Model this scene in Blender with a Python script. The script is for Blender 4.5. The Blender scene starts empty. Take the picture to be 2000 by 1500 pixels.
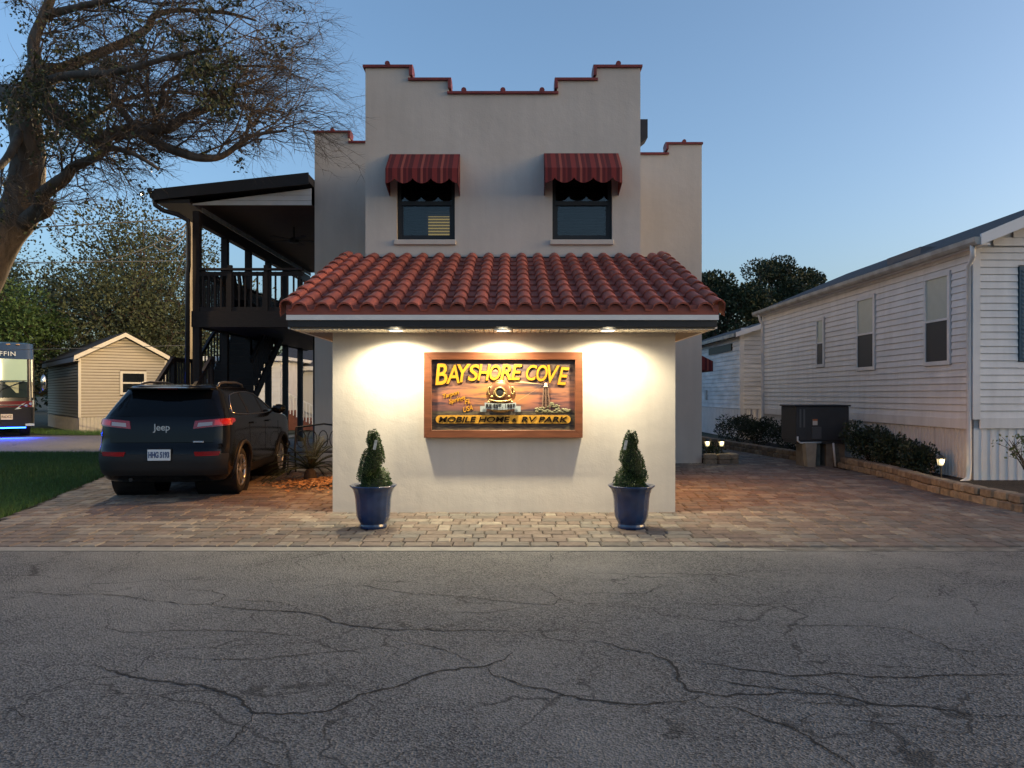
import bpy, bmesh, math, random
from mathutils import Vector, Matrix, Euler, noise
R = math.radians
rnd = random.Random(7)
S = bpy.context.scene
COL = S.collection
H = 1.55                      # camera height (m)

# ------------------------------------------------------------------ camera
cam = bpy.data.cameras.new('camera'); cam_o = bpy.data.objects.new('camera', cam); COL.objects.link(cam_o)
cam.sensor_width = 36; cam.lens = 27.0; cam.shift_y = 0.0105; cam.clip_start = 0.1; cam.clip_end = 1500
cam_o.location = (0, 0, H); cam_o.rotation_euler = (R(90), 0, 0)
S.camera = cam_o
# ------------------------------------------------------------------ sky + sun + exposure
SUN_AZ = 96.0                 # clockwise from +Y: the afterglow is to the right
SUN_EL = 2.6
w = bpy.data.worlds.new('World'); S.world = w; w.use_nodes = True
nt = w.node_tree; bg = nt.nodes['Background']
sky = nt.nodes.new('ShaderNodeTexSky'); sky.sky_type = 'NISHITA'; sky.sun_disc = False
sky.sun_elevation = R(SUN_EL); sky.sun_rotation = R(SUN_AZ)
sky.air_density = 0.65; sky.dust_density = 4.0; sky.ozone_density = 1.6; sky.altitude = 0
nt.links.new(sky.outputs[0], bg.inputs[0]); bg.inputs[1].default_value = 0.15
sun = bpy.data.lights.new('sun', 'SUN'); sun.energy = 0.09; sun.angle = R(16); sun.color = (1.0, 0.52, 0.20)
sun_o = bpy.data.objects.new('sun', sun); COL.objects.link(sun_o)
sd = Vector((math.sin(R(SUN_AZ)) * math.cos(R(18)), math.cos(R(SUN_AZ)) * math.cos(R(18)), math.sin(R(18))))
sun_o.rotation_euler = (-sd).to_track_quat('-Z', 'Y').to_euler(); sun_o.location = (20, -20, 20)
S.view_settings.view_transform = 'Standard'; S.view_settings.look = 'None'
S.view_settings.exposure = 2.3; S.view_settings.gamma = 1.0; S.view_settings.use_curve_mapping = False

# ------------------------------------------------------------------ materials
MATS = {}
def mat(name, col=(.5,.5,.5), rough=.7, var=0.0, vscale=6.0, bump=0.0, bscale=60.0, metal=0.0, col2=None,
        rand=0.0, spec=0.5, coat=0.0, island=False, stretch=(1,1,1), emit=None, estr=0.0, detail=4.0):
    if name in MATS: return MATS[name]
    m = bpy.data.materials.new(name); m.use_nodes = True; MATS[name] = m
    n = m.node_tree.nodes; l = m.node_tree.links; b = n['Principled BSDF']
    b.inputs['Roughness'].default_value = rough; b.inputs['Metallic'].default_value = metal
    b.inputs['Specular IOR Level'].default_value = spec
    if coat: b.inputs['Coat Weight'].default_value = coat; b.inputs['Coat Roughness'].default_value = .05
    base = n.new('ShaderNodeRGB'); base.outputs[0].default_value = (*col, 1); out = base.outputs[0]
    geo = n.new('ShaderNodeNewGeometry'); mp = n.new('ShaderNodeMapping'); mp.inputs['Scale'].default_value = stretch
    l.new(geo.outputs['Position'], mp.inputs['Vector'])
    if var or col2:
        nz = n.new('ShaderNodeTexNoise'); nz.inputs['Scale'].default_value = vscale; nz.inputs['Detail'].default_value = detail
        l.new(mp.outputs[0], nz.inputs['Vector'])
        mx = n.new('ShaderNodeMix'); mx.data_type = 'RGBA'
        c2 = col2 if col2 else tuple(c * (1 - var) for c in col)
        rp = n.new('ShaderNodeMapRange'); rp.inputs['From Min'].default_value = .35; rp.inputs['From Max'].default_value = .65
        l.new(nz.outputs['Fac'], rp.inputs['Value']); l.new(rp.outputs[0], mx.inputs['Factor'])
        l.new(out, mx.inputs['A']); mx.inputs['B'].default_value = (*c2, 1); out = mx.outputs['Result']
    if rand:
        hs = n.new('ShaderNodeHueSaturation'); mr = n.new('ShaderNodeMapRange')
        src = geo.outputs['Random Per Island'] if island else None
        if not island:
            oi = n.new('ShaderNodeObjectInfo'); src = oi.outputs['Random']
        mr.inputs['To Min'].default_value = 1 - rand; mr.inputs['To Max'].default_value = 1 + rand
        l.new(src, mr.inputs['Value']); l.new(mr.outputs[0], hs.inputs['Value']); l.new(out, hs.inputs['Color']); out = hs.outputs[0]
    l.new(out, b.inputs['Base Color'])
    if bump:
        nb = n.new('ShaderNodeTexNoise'); nb.inputs['Scale'].default_value = bscale; nb.inputs['Detail'].default_value = 5
        l.new(mp.outputs[0], nb.inputs['Vector'])
        bp = n.new('ShaderNodeBump'); bp.inputs['Strength'].default_value = bump; bp.inputs['Distance'].default_value = .02
        l.new(nb.outputs['Fac'], bp.inputs['Height']); l.new(bp.outputs[0], b.inputs['Normal'])
    if emit:
        b.inputs['Emission Color'].default_value = (*emit, 1); b.inputs['Emission Strength'].default_value = estr
    return m

def ramp_mat(name, cols, rough=.8, island=False, bump=.3, bscale=40, var=.25, vscale=14):
    """colour picked at random per piece from a list, with blotches"""
    m = bpy.data.materials.new(name); m.use_nodes = True; MATS[name] = m
    n = m.node_tree.nodes; l = m.node_tree.links; b = n['Principled BSDF']; b.inputs['Roughness'].default_value = rough
    geo = n.new('ShaderNodeNewGeometry')
    src = geo.outputs['Random Per Island'] if island else n.new('ShaderNodeObjectInfo').outputs['Random']
    cr = n.new('ShaderNodeValToRGB'); cr.color_ramp.interpolation = 'CONSTANT'
    e = cr.color_ramp.elements
    while len(e) < len(cols): e.new(0.5)
    for i, c in enumerate(cols): e[i].position = i / len(cols); e[i].color = (*c, 1)
    l.new(src, cr.inputs[0])
    nz = n.new('ShaderNodeTexNoise'); nz.inputs['Scale'].default_value = vscale; nz.inputs['Detail'].default_value = 5
    l.new(geo.outputs['Position'], nz.inputs['Vector'])
    hs = n.new('ShaderNodeHueSaturation'); mr = n.new('ShaderNodeMapRange')
    mr.inputs['From Min'].default_value = .3; mr.inputs['From Max'].default_value = .7
    mr.inputs['To Min'].default_value = 1 - var; mr.inputs['To Max'].default_value = 1 + var
    l.new(nz.outputs['Fac'], mr.inputs['Value']); l.new(mr.outputs[0], hs.inputs['Value'])
    l.new(cr.outputs[0], hs.inputs['Color']); l.new(hs.outputs[0], b.inputs['Base Color'])
    nb = n.new('ShaderNodeTexNoise'); nb.inputs['Scale'].default_value = bscale; nb.inputs['Detail'].default_value = 4
    l.new(geo.outputs['Position'], nb.inputs['Vector'])
    bp = n.new('ShaderNodeBump'); bp.inputs['Strength'].default_value = bump; bp.inputs['Distance'].default_value = .01
    l.new(nb.outputs['Fac'], bp.inputs['Height']); l.new(bp.outputs[0], b.inputs['Normal'])
    return m

# ------------------------------------------------------------------ mesh helpers
class MB:
    def __init__(s): s.v = []; s.f = []
    def add(s, vs, fs):
        o = len(s.v); s.v += [tuple(v) for v in vs]; s.f += [tuple(i + o for i in f) for f in fs]; return s
    def box(s, x0, x1, y0, y1, z0, z1):
        return s.add([(x0,y0,z0),(x1,y0,z0),(x1,y1,z0),(x0,y1,z0),(x0,y0,z1),(x1,y0,z1),(x1,y1,z1),(x0,y1,z1)],
                     [(0,3,2,1),(4,5,6,7),(0,1,5,4),(1,2,6,5),(2,3,7,6),(3,0,4,7)])
    def prism(s, poly, axis, a0, a1):
        """poly in the two other axes (in order), extruded along axis"""
        n = len(poly)
        def mk(p, a):
            if axis == 'y': return (p[0], a, p[1])
            if axis == 'x': return (a, p[0], p[1])
            return (p[0], p[1], a)
        vs = [mk(p, a0) for p in poly] + [mk(p, a1) for p in poly]
        fs = [tuple(range(n)), tuple(range(2*n-1, n-1, -1))] + [(i, i+n, (i+1) % n + n, (i+1) % n) for i in range(n)]
        return s.add(vs, fs)
    def tube(s, path, rad, n=8, cap=True):
        path = [Vector(p) for p in path]
        if not isinstance(rad, (list, tuple)): rad = [rad] * len(path)
        o = len(s.v); up = None
        for i, p in enumerate(path):
            d = (path[min(i+1, len(path)-1)] - path[max(i-1, 0)])
            if d.length < 1e-9: d = Vector((0,0,1))
            d.normalize()
            if up is None: up = d.orthogonal().normalized()
            up = (up - d * up.dot(d))
            if up.length < 1e-6: up = d.orthogonal()
            up.normalize(); sd_ = d.cross(up)
            for k in range(n):
                a = 2*math.pi*k/n
                s.v.append(tuple(p + (up*math.cos(a) + sd_*math.sin(a)) * rad[i]))
        for i in range(len(path)-1):
            for k in range(n):
                a = o+i*n+k; b = o+i*n+(k+1) % n
                s.f.append((a, b, b+n, a+n))
        if cap and n > 2:
            s.f.append(tuple(o+k for k in range(n-1, -1, -1))); e = o+(len(path)-1)*n
            s.f.append(tuple(e+k for k in range(n)))
        return s
    def bar(s, p0, p1, wx, wz=None, up=(0,0,1)):
        """rectangular bar between two points"""
        wz = wz or wx
        p0 = Vector(p0); p1 = Vector(p1); d = (p1-p0).normalized(); u = Vector(up)
        if abs(d.dot(u)) > .98: u = Vector((0,1,0))
        sx = d.cross(u).normalized(); uz = sx.cross(d).normalized()
        c = [(-1,-1),(1,-1),(1,1),(-1,1)]
        vs = [p0 + sx*a*wx/2 + uz*b*wz/2 for a,b in c] + [p1 + sx*a*wx/2 + uz*b*wz/2 for a,b in c]
        return s.add(vs, [(0,1,2,3),(7,6,5,4),(0,4,5,1),(1,5,6,2),(2,6,7,3),(3,7,4,0)])
    def lathe(s, prof, c=(0,0,0), n=24, flute=0, famp=0.0):
        o = len(s.v)
        for (r, z) in prof:
            for k in range(n):
                a = 2*math.pi*k/n; rr = r
                if flute: rr = r * (1 + famp * abs(math.sin(flute*a/2)))
                s.v.append((c[0]+rr*math.cos(a), c[1]+rr*math.sin(a), c[2]+z))
        for i in range(len(prof)-1):
            for k in range(n):
                a = o+i*n+k; b = o+i*n+(k+1) % n
                s.f.append((a, b, b+n, a+n))
        return s
    def ellipsoid(s, c, r, nu=12, nv=8):
        prof = [(math.sin(math.pi*i/nv), -math.cos(math.pi*i/nv)) for i in range(nv+1)]
        o = len(s.v)
        for pr, pz in prof:
            for k in range(nu):
                a = 2*math.pi*k/nu
                s.v.append((c[0]+r[0]*pr*math.cos(a), c[1]+r[1]*pr*math.sin(a), c[2]+r[2]*pz))
        for i in range(nv):
            for k in range(nu):
                a = o+i*nu+k; b = o+i*nu+(k+1) % nu
                s.f.append((a, b, b+nu, a+nu))
        return s
    def data(s, name, off=(0,0,0)):
        me = bpy.data.meshes.new(name)
        me.from_pydata([(v[0]-off[0], v[1]-off[1], v[2]-off[2]) for v in s.v], [], s.f); me.update()
        return me
    def build(s, name, m, parent=None, smooth=False, local=False, bevel=0.0, angle=None):
        off = (0,0,0)
        if parent is not None and not local:
            p = parent
            while p.parent: p = p.parent
            off = p.location
        me = s.data(name, off)
        if bevel:
            bm = bmesh.new(); bm.from_mesh(me)
            bmesh.ops.bevel(bm, geom=bm.edges[:], offset=bevel, segments=1, affect='EDGES', clamp_overlap=True)
            bm.to_mesh(me); bm.free()
        return link(name, me, m, parent, smooth, angle)

def link(name, me, m, parent=None, smooth=False, angle=None):
    if m is not None and not me.materials: me.materials.append(m)
    if smooth and me.polygons:
        me.polygons.foreach_set('use_smooth', [True]*len(me.polygons))
        if angle: me.set_sharp_from_angle(angle=R(angle))
    o = bpy.data.objects.new(name, me); COL.objects.link(o)
    if parent is not None: o.parent = parent
    return o
def tag(o, label=None, cat=None, group=None, kind=None):
    if label: o['label'] = label
    if cat: o['category'] = cat
    if group: o['group'] = group
    if kind: o['kind'] = kind
    return o
def thing(name, label, cat, loc=(0,0,0), rz=0.0, group=None):
    o = bpy.data.objects.new(name, None); COL.objects.link(o); o.empty_display_size = .2
    o.location = loc; o.rotation_euler = (0,0,rz)
    return tag(o, label, cat, group)
def piece(name, me, m, parent, loc, rot=(0,0,0), scale=(1,1,1)):
    """object that shares mesh data; loc in world, parent chain unrotated"""
    o = bpy.data.objects.new(name, me); COL.objects.link(o)
    if not me.materials: me.materials.append(m)
    if parent is not None:
        p = parent
        while p.parent: p = p.parent
        loc = Vector(loc) - p.location; o.parent = parent
    o.location = loc; o.rotation_euler = rot; o.scale = scale
    return o
def text_mesh(body, size, depth, shear=0.0, offset=0.0, res=4, align='CENTER', spacing=1.0):
    c = bpy.data.curves.new('lettering', 'FONT'); c.body = body; c.size = size; c.extrude = depth
    c.shear = shear; c.offset = offset; c.align_x = align; c.align_y = 'CENTER'; c.resolution_u = res
    c.space_character = spacing
    o = bpy.data.objects.new('lettering', c); COL.objects.link(o)
    dg = bpy.context.evaluated_depsgraph_get()
    me = bpy.data.meshes.new_from_object(o.evaluated_get(dg))
    bpy.data.objects.remove(o); bpy.data.curves.remove(c)
    me.materials.clear()
    return me
def stand_text(me, M):
    """text lies in XY; stand it up facing -Y, then transform"""
    me.transform(M @ Matrix.Rotation(R(90), 4, 'X')); return me
def spot(name, loc, target, power, col, size_deg, blend=.6, rad=.04, parent=None):
    L = bpy.data.lights.new(name, 'SPOT'); L.energy = power; L.color = col; L.spot_size = R(size_deg); L.spot_blend = blend
    L.shadow_soft_size = rad
    o = bpy.data.objects.new(name, L); COL.objects.link(o)
    d = Vector(target) - Vector(loc)
    o.rotation_euler = d.to_track_quat('-Z', 'Y').to_euler()
    if parent is not None:
        p = parent
        while p.parent: p = p.parent
        o.location = Vector(loc) - p.location; o.parent = parent
    else: o.location = loc
    return o
def point(name, loc, power, col, rad=.03, parent=None):
    L = bpy.data.lights.new(name, 'POINT'); L.energy = power; L.color = col; L.shadow_soft_size = rad
    o = bpy.data.objects.new(name, L); COL.objects.link(o)
    if parent is not None:
        p = parent
        while p.parent: p = p.parent
        o.location = Vector(loc) - p.location; o.parent = parent
    else: o.location = loc
    return o

# base materials
STUCCO = mat('stucco', (.58,.53,.47), .9, var=.10, vscale=.9, bump=.22, bscale=7)
# second, finer trowel relief on the stucco
def _stucco_extra():
    n = STUCCO.node_tree.nodes; l = STUCCO.node_tree.links; b = n['Principled BSDF']
    old = b.inputs['Normal'].links[0].from_node
    nz = n.new('ShaderNodeTexNoise'); nz.inputs['Scale'].default_value = 45; nz.inputs['Detail'].default_value = 6
    l.new(n['Geometry'].outputs['Position'], nz.inputs['Vector'])
    bp = n.new('ShaderNodeBump'); bp.inputs['Strength'].default_value = .18; bp.inputs['Distance'].default_value = .008
    l.new(nz.outputs['Fac'], bp.inputs['Height']); l.new(old.outputs[0], bp.inputs['Normal']); l.new(bp.outputs[0], b.inputs['Normal'])
_stucco_extra()
def _streaks(m, amt):
    n = m.node_tree.nodes; l = m.node_tree.links; b = n['Principled BSDF']; src = b.inputs['Base Color'].links[0].from_socket
    mp = n.new('ShaderNodeMapping'); mp.inputs['Scale'].default_value = (2.2,2.2,.22); l.new(n['Geometry'].outputs['Position'], mp.inputs[0])
    t = n.new('ShaderNodeTexNoise'); t.inputs['Scale'].default_value = 2.2; t.inputs['Detail'].default_value = 7; t.inputs['Roughness'].default_value = .65; l.new(mp.outputs[0], t.inputs[0])
    q = n.new('ShaderNodeMapRange'); q.inputs['From Min'].default_value = .4; q.inputs['From Max'].default_value = .75; q.inputs['To Min'].default_value = 1.0; q.inputs['To Max'].default_value = 1-amt; l.new(t.outputs['Fac'], q.inputs['Value'])
    h = n.new('ShaderNodeHueSaturation'); l.new(q.outputs[0], h.inputs['Value']); l.new(src, h.inputs['Color']); l.new(h.outputs[0], b.inputs['Base Color'])
_streaks(STUCCO, .09)
CAPRED = mat('red_cap_tile', (.23,.035,.03), .55, var=.3, vscale=8)
DARKW = mat('dark_stained_wood', (.030,.017,.013), .65, var=.4, vscale=7, stretch=(1,1,6))
DARKM = mat('dark_bronze_metal', (.022,.019,.018), .45, var=.2)
WHITEP = mat('white_paint', (.72,.72,.70), .5, var=.08, vscale=4)
WHITEV = mat('white_vinyl', (.74,.73,.72), .5, var=.10, vscale=2.5, rand=.03)
_streaks(WHITEV, .14)
BLACK = mat('black', (.008,.008,.009), .5)
GLASSD = mat('dark_window_glass', (.012,.014,.016), .04, spec=.8)

# ------------------------------------------------------------------ ground
def sheet(name, poly, z, m, thick=None):
    b = MB()
    if thick: b.prism(poly, 'z', z-thick, z)
    else: b.add([(x,y,z) for x,y in poly], [tuple(range(len(poly)))])
    o = b.build(name, m); o['kind'] = 'structure'; return o
def asphalt_mat(name, c_lo, c_hi, c_patch):
    m = bpy.data.materials.new(name); m.use_nodes = True
    n = m.node_tree.nodes; l = m.node_tree.links; b = n['Principled BSDF']; b.inputs['Roughness'].default_value = .85
    geo = n.new('ShaderNodeNewGeometry')
    def nz(scale, det=5, rough=.6):
        t = n.new('ShaderNodeTexNoise'); t.inputs['Scale'].default_value = scale; t.inputs['Detail'].default_value = det
        t.inputs['Roughness'].default_value = rough; l.new(geo.outputs['Position'], t.inputs['Vector']); return t.outputs['Fac']
    vo = n.new('ShaderNodeTexVoronoi'); vo.inputs['Scale'].default_value = 85; l.new(geo.outputs['Position'], vo.inputs['Vector'])
    cr = n.new('ShaderNodeValToRGB'); cr.color_ramp.elements[0].color = (*c_lo,1); cr.color_ramp.elements[1].color = (*c_hi,1)
    cr.color_ramp.elements[0].position = .25; cr.color_ramp.elements[1].position = .95
    sp = n.new('ShaderNodeSeparateColor'); l.new(vo.outputs['Color'], sp.inputs[0]); 
    fine = nz(130, 3)
    ad = n.new('ShaderNodeMath'); ad.operation = 'MULTIPLY_ADD'; l.new(sp.outputs[0], ad.inputs[0]); ad.inputs[1].default_value = .6
    l.new(fine, ad.inputs[2]); 
    sb = n.new('ShaderNodeMath'); sb.operation = 'SUBTRACT'; l.new(ad.outputs[0], sb.inputs[0]); sb.inputs[1].default_value = .2
    l.new(sb.outputs[0], cr.inputs[0])
    mr = n.new('ShaderNodeMapRange'); mr.inputs['From Min'].default_value = .46; mr.inputs['From Max'].default_value = .68
    l.new(nz(.42, 9, .68), mr.inputs['Value'])
    mx = n.new('ShaderNodeMix'); mx.data_type = 'RGBA'; mm = n.new('ShaderNodeMath'); mm.operation = 'MULTIPLY'; mm.inputs[1].default_value = .6
    l.new(mr.outputs[0], mm.inputs[0]); l.new(mm.outputs[0], mx.inputs['Factor'])
    l.new(cr.outputs[0], mx.inputs['A']); mx.inputs['B'].default_value = (*c_patch,1)
    # hairline crazing: cell edges bent by noise, broken up by a second noise
    wn = n.new('ShaderNodeTexNoise'); wn.inputs['Scale'].default_value = 1.6; wn.inputs['Detail'].default_value = 6; l.new(geo.outputs['Position'], wn.inputs['Vector'])
    va = n.new('ShaderNodeVectorMath'); va.operation = 'MULTIPLY_ADD'; va.inputs[1].default_value = (1.1,1.1,0); l.new(wn.outputs['Color'], va.inputs[0]); l.new(geo.outputs['Position'], va.inputs[2])
    ve = n.new('ShaderNodeTexVoronoi'); ve.feature = 'DISTANCE_TO_EDGE'; ve.inputs['Scale'].default_value = .85; l.new(va.outputs[0], ve.inputs['Vector'])
    ce = n.new('ShaderNodeMapRange'); ce.inputs['From Min'].default_value = .003; ce.inputs['From Max'].default_value = .009; ce.inputs['To Min'].default_value = 1.0; ce.inputs['To Max'].default_value = 0.0; l.new(ve.outputs['Distance'], ce.inputs['Value'])
    mk = n.new('ShaderNodeMapRange'); mk.inputs['From Min'].default_value = .42; mk.inputs['From Max'].default_value = .52; l.new(nz(.8, 4), mk.inputs['Value'])
    cm = n.new('ShaderNodeMath'); cm.operation = 'MULTIPLY'; l.new(ce.outputs[0], cm.inputs[0]); l.new(mk.outputs[0], cm.inputs[1])
    cm2 = n.new('ShaderNodeMath'); cm2.operation = 'MULTIPLY'; cm2.inputs[1].default_value = .8; l.new(cm.outputs[0], cm2.inputs[0])
    st = n.new('ShaderNodeMix'); st.data_type = 'RGBA'; l.new(mx.outputs['Result'], st.inputs['A']); st.inputs['B'].default_value = (.015,.015,.015,1); l.new(cm2.outputs[0], st.inputs['Factor'])
    l.new(st.outputs['Result'], b.inputs['Base Color'])
    bp = n.new('ShaderNodeBump'); bp.inputs['Strength'].default_value = .9; bp.inputs['Distance'].default_value = .012
    l.new(vo.outputs['Distance'], bp.inputs['Height']); l.new(bp.outputs[0], b.inputs['Normal'])
    return m
ROADM = asphalt_mat('weathered_asphalt', (.016,.016,.0165), (.205,.20,.192), (.25,.24,.22))
SIDEM = asphalt_mat('old_side_road', (.14,.12,.09), (.30,.26,.20), (.26,.22,.17))
GRASSG = mat('lawn_soil', (.022,.035,.012), .95, var=.5, vscale=5)
SOIL = mat('dark_mulch', (.028,.019,.013), .95, var=.5, vscale=30, bump=.8, bscale=50)
sheet('ground', [(-400,-60),(400,-60),(400,700),(-400,700)], -.05, mat('rough_ground', (.05,.055,.03), .95, var=.4, vscale=.4))
road = sheet('road', [(-70,-25),(70,-25),(70,7.60),(-70,7.60)], 0.0, ROADM, .04)
sheet('side_road', [(-60,20.6),(-8.2,20.6),(-8.2,29.6),(-60,29.6)], -.02, SIDEM, .02)

# cracks in the asphalt: thin dark ribbons traced as wandering lines (part of the road)
def gpt(px, py):                       # photograph pixel of a ground mark -> point on the road
    Z = 1500*H/(py-771.0); return ((px-1000)/1500.0*Z, Z)
CRK = mat('asphalt_crack', (.012,.012,.012), 1.0)
cracks = [
 [(0,1157),(60,1157),(130,1163),(200,1160),(270,1170),(330,1178),(415,1183),(430,1172),(440,1165),(415,1153),(310,1153)],
 [(415,1183),(480,1192),(575,1194),(620,1203),(680,1222),(740,1228),(900,1232),(1000,1233)],
 [(440,1172),(540,1176),(580,1185),(575,1194)],
 [(210,1231),(290,1235),(400,1230),(500,1234),(600,1244)],
 [(190,1300),(250,1318),(300,1330),(350,1336),(420,1345),(470,1372),(500,1394),(550,1396),(640,1390),(700,1358),(760,1345),(830,1320),(900,1305),(950,1302),(985,1285),(1000,1275)],
 [(0,1385),(35,1392),(50,1410)],
 [(500,1394),(480,1430),(420,1470),(380,1500)],
 [(440,1498),(480,1482),(530,1486),(570,1500)],
 [(950,1302),(960,1318),(1000,1331),(1060,1345),(1130,1365),(1200,1373),(1260,1377),(1350,1370),(1368,1362)],
 [(1350,1370),(1380,1380),(1435,1382),(1470,1397),(1530,1412),(1550,1422),(1580,1440),(1620,1465),(1660,1500)],
 [(1150,1252),(1190,1256),(1230,1270),(1270,1277),(1310,1295),(1318,1320),(1345,1350),(1420,1358),(1500,1356),(1620,1355)],
 [(1340,1291),(1400,1297),(1470,1312),(1550,1320),(1640,1318),(1750,1325),(1860,1320),(1950,1316),(2000,1321)],
 [(1390,1327),(1460,1338),(1540,1350),(1620,1355),(1680,1370),(1720,1377),(1800,1380),(1880,1393),(1940,1400),(2000,1402)],
 [(1555,1322),(1610,1345),(1690,1372)],
 [(1510,1367),(1600,1375),(1670,1378),(1720,1377)],
 [(1600,1400),(1700,1408),(1790,1420),(1850,1430),(1890,1442)],
 [(1180,1121),(1300,1120),(1400,1124),(1460,1117),(1530,1115)],
 [(1560,1121),(1640,1119)],[(1690,1113),(1760,1111),(1800,1110),(1870,1120),(2000,1112)],
 [(1150,1158),(1200,1160),(1262,1160),(1275,1150),(1330,1140)],
 [(1100,1130),(1200,1133)],
 [(1310,1178),(1380,1180),(1460,1184),(1550,1176)],
 [(1480,1223),(1600,1222),(1700,1223),(1770,1231),(1810,1250),(1855,1268),(1920,1273),(2000,1292)],
 [(1855,1268),(1880,1285),(1910,1305)],
 [(760,1250),(850,1262),(900,1282),(925,1300)],
 [(640,1142),(720,1145),(780,1158),(860,1162),(1000,1176),(1080,1183),(1095,1172),(1165,1182)],
 [(1075,1080),(1078,1090),(1065,1105)],[(665,1082),(672,1092),(668,1100)],
 [(860,1197),(950,1198),(1040,1185)],[(1000,1235),(1080,1232),(1130,1228)],
 [(1000,1145),(1060,1150),(1100,1172)],
 [(330,1285),(480,1290),(640,1275),(760,1262)],
 [(600,1340),(700,1342)],[(1555,1420),(1585,1400),(1600,1395)],
]
def ribbon(pts, wd, r):
    P = []
    for a, b in zip(pts[:-1], pts[1:]):
        A = Vector(gpt(*a)); B = Vector(gpt(*b)); n_ = max(2, int((B-A).length/.035))
        for i in range(n_): P.append(A.lerp(B, i/n_))
    P.append(Vector(gpt(*pts[-1])))
    b = MB(); N = len(P); vs = []
    for i, p in enumerate(P):
        d = (P[min(i+1,N-1)]-P[max(i-1,0)]); d = d.normalized() if d.length else Vector((1,0)); q = Vector((-d.y, d.x))
        p = p + q*(noise.noise(Vector((p.x*6, p.y*6, 3)))*.03 + r.uniform(-.012,.012))
        ww = wd*(.35+.65*min(1, min(i, N-1-i)/8))*r.uniform(.45,1.35)
        vs += [(p.x+q.x*ww/2, p.y+q.y*ww/2, .0035), (p.x-q.x*ww/2, p.y-q.y*ww/2, .0035)]
    b.add(vs, [(2*i,2*i+1,2*i+3,2*i+2) for i in range(N-1)])
    return b
rc = random.Random(3)
for i, c in enumerate(cracks):
    ribbon(c, .015 if i in (1,4,8,9,10,11,12) else .009, rc).build('crack', CRK, road)

# concrete edging strip between road and pavers
sheet('concrete_edging', [(-9,7.60),(2.75,7.60),(2.6,7.69),(1.9,7.79),(-9,7.79)], .006, mat('concrete_strip', (.26,.245,.215), .85, var=.25, vscale=5, bump=.3, bscale=40), .05)
sheet('gutter_dirt', [(1.9,7.79),(2.6,7.69),(2.75,7.60),(9.5,7.60),(9.5,7.79)], .003, mat('gritty_edge', (.20,.185,.16), .95, var=.6, vscale=7, bump=.6, bscale=50), .05)

# pavers ------------------------------------------------------------
def left_edge(y): return -6.35 - max(0.0, y-9.53)*.268 if y > 9.53 else -6.35 - (y-9.53)*.3
sand = sheet('paver_bed', [(-9.9,7.79),(9.5,7.79),(9.5,9.9),(7.6,9.9),(7.6,27),(-9.9,27),(-9.9,20.5)], -.012, mat('joint_sand', (.10,.08,.06), 1.0, var=.3, vscale=20), .03)
PCOLS = [(.125,.092,.074),(.16,.125,.10),(.105,.078,.063),(.18,.152,.122),(.132,.118,.103),(.14,.106,.084),(.095,.081,.070),(.205,.175,.14),(.132,.098,.08),(.12,.103,.088)]
PAV_O = ramp_mat('tumbled_paver', PCOLS, island=False); PAV_S = ramp_mat('tumbled_paver_far', PCOLS, island=True)
ROWD = .215
def paver_mesh(wd, dp, bm_=None):
    b = MB(); c = .012; h0 = -.05; h1 = .008; h2 = .018
    x, y = wd/2-.004, dp/2-.004
    b.add([(-x,-y,h0),(x,-y,h0),(x,y,h0),(-x,y,h0),(-x,-y,h1),(x,-y,h1),(x,y,h1),(-x,y,h1),
           (-x+c,-y+c,h2),(x-c,-y+c,h2),(x-c,y-c,h2),(-x+c,y-c,h2)],
          [(0,1,5,4),(1,2,6,5),(2,3,7,6),(3,0,4,7),(4,5,9,8),(5,6,10,9),(6,7,11,10),(7,4,8,11),(8,9,10,11)])
    return b
PW = (.145,.215,.29)
pav_me = {w_: paver_mesh(w_, ROWD).data('paver') for w_ in PW}
allp = []; y = 7.79 + ROWD/2; rp = random.Random(11); row = 0
while y < 26.5:
    x = left_edge(y) + rp.uniform(0,.1); xr_ = 9.3 if y < 9.85 else 6.75
    while x < xr_:
        w_ = rp.choice(PW)
        cx = x + w_/2
        hid = (-2.3 < cx < 2.1 and y > 10.15) or (-4.4 < cx < 4.2 and y > 17.2)
        if not hid: allp.append((cx, y, w_))
        x += w_
    y += ROWD; row += 1
def seen(p): return abs(p[0]) < p[1]*.665+.1
vis = sorted([p for p in allp if seen(p)], key=lambda p: p[1] - p[2]*1.5 + abs(p[0])*.02)
near = set(vis[:300])
pav_root = sand
far = MB()
for p in allp:
    tz = rp.uniform(-.003,.003); rx = rp.uniform(-.006,.006); ry = rp.uniform(-.008,.008)
    if p in near:
        o = piece('paver', pav_me[p[2]], PAV_O, pav_root, (p[0],p[1],tz), (rx,ry,rp.uniform(-.01,.01)))
    else:
        t = paver_mesh(p[2], ROWD)
        far.add([(v[0]+p[0], v[1]+p[1], v[2]+tz+v[0]*ry+v[1]*rx) for v in t.v], t.f)
o = far.build('paver_field', PAV_S, pav_root); o['kind'] = 'stuff'

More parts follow.
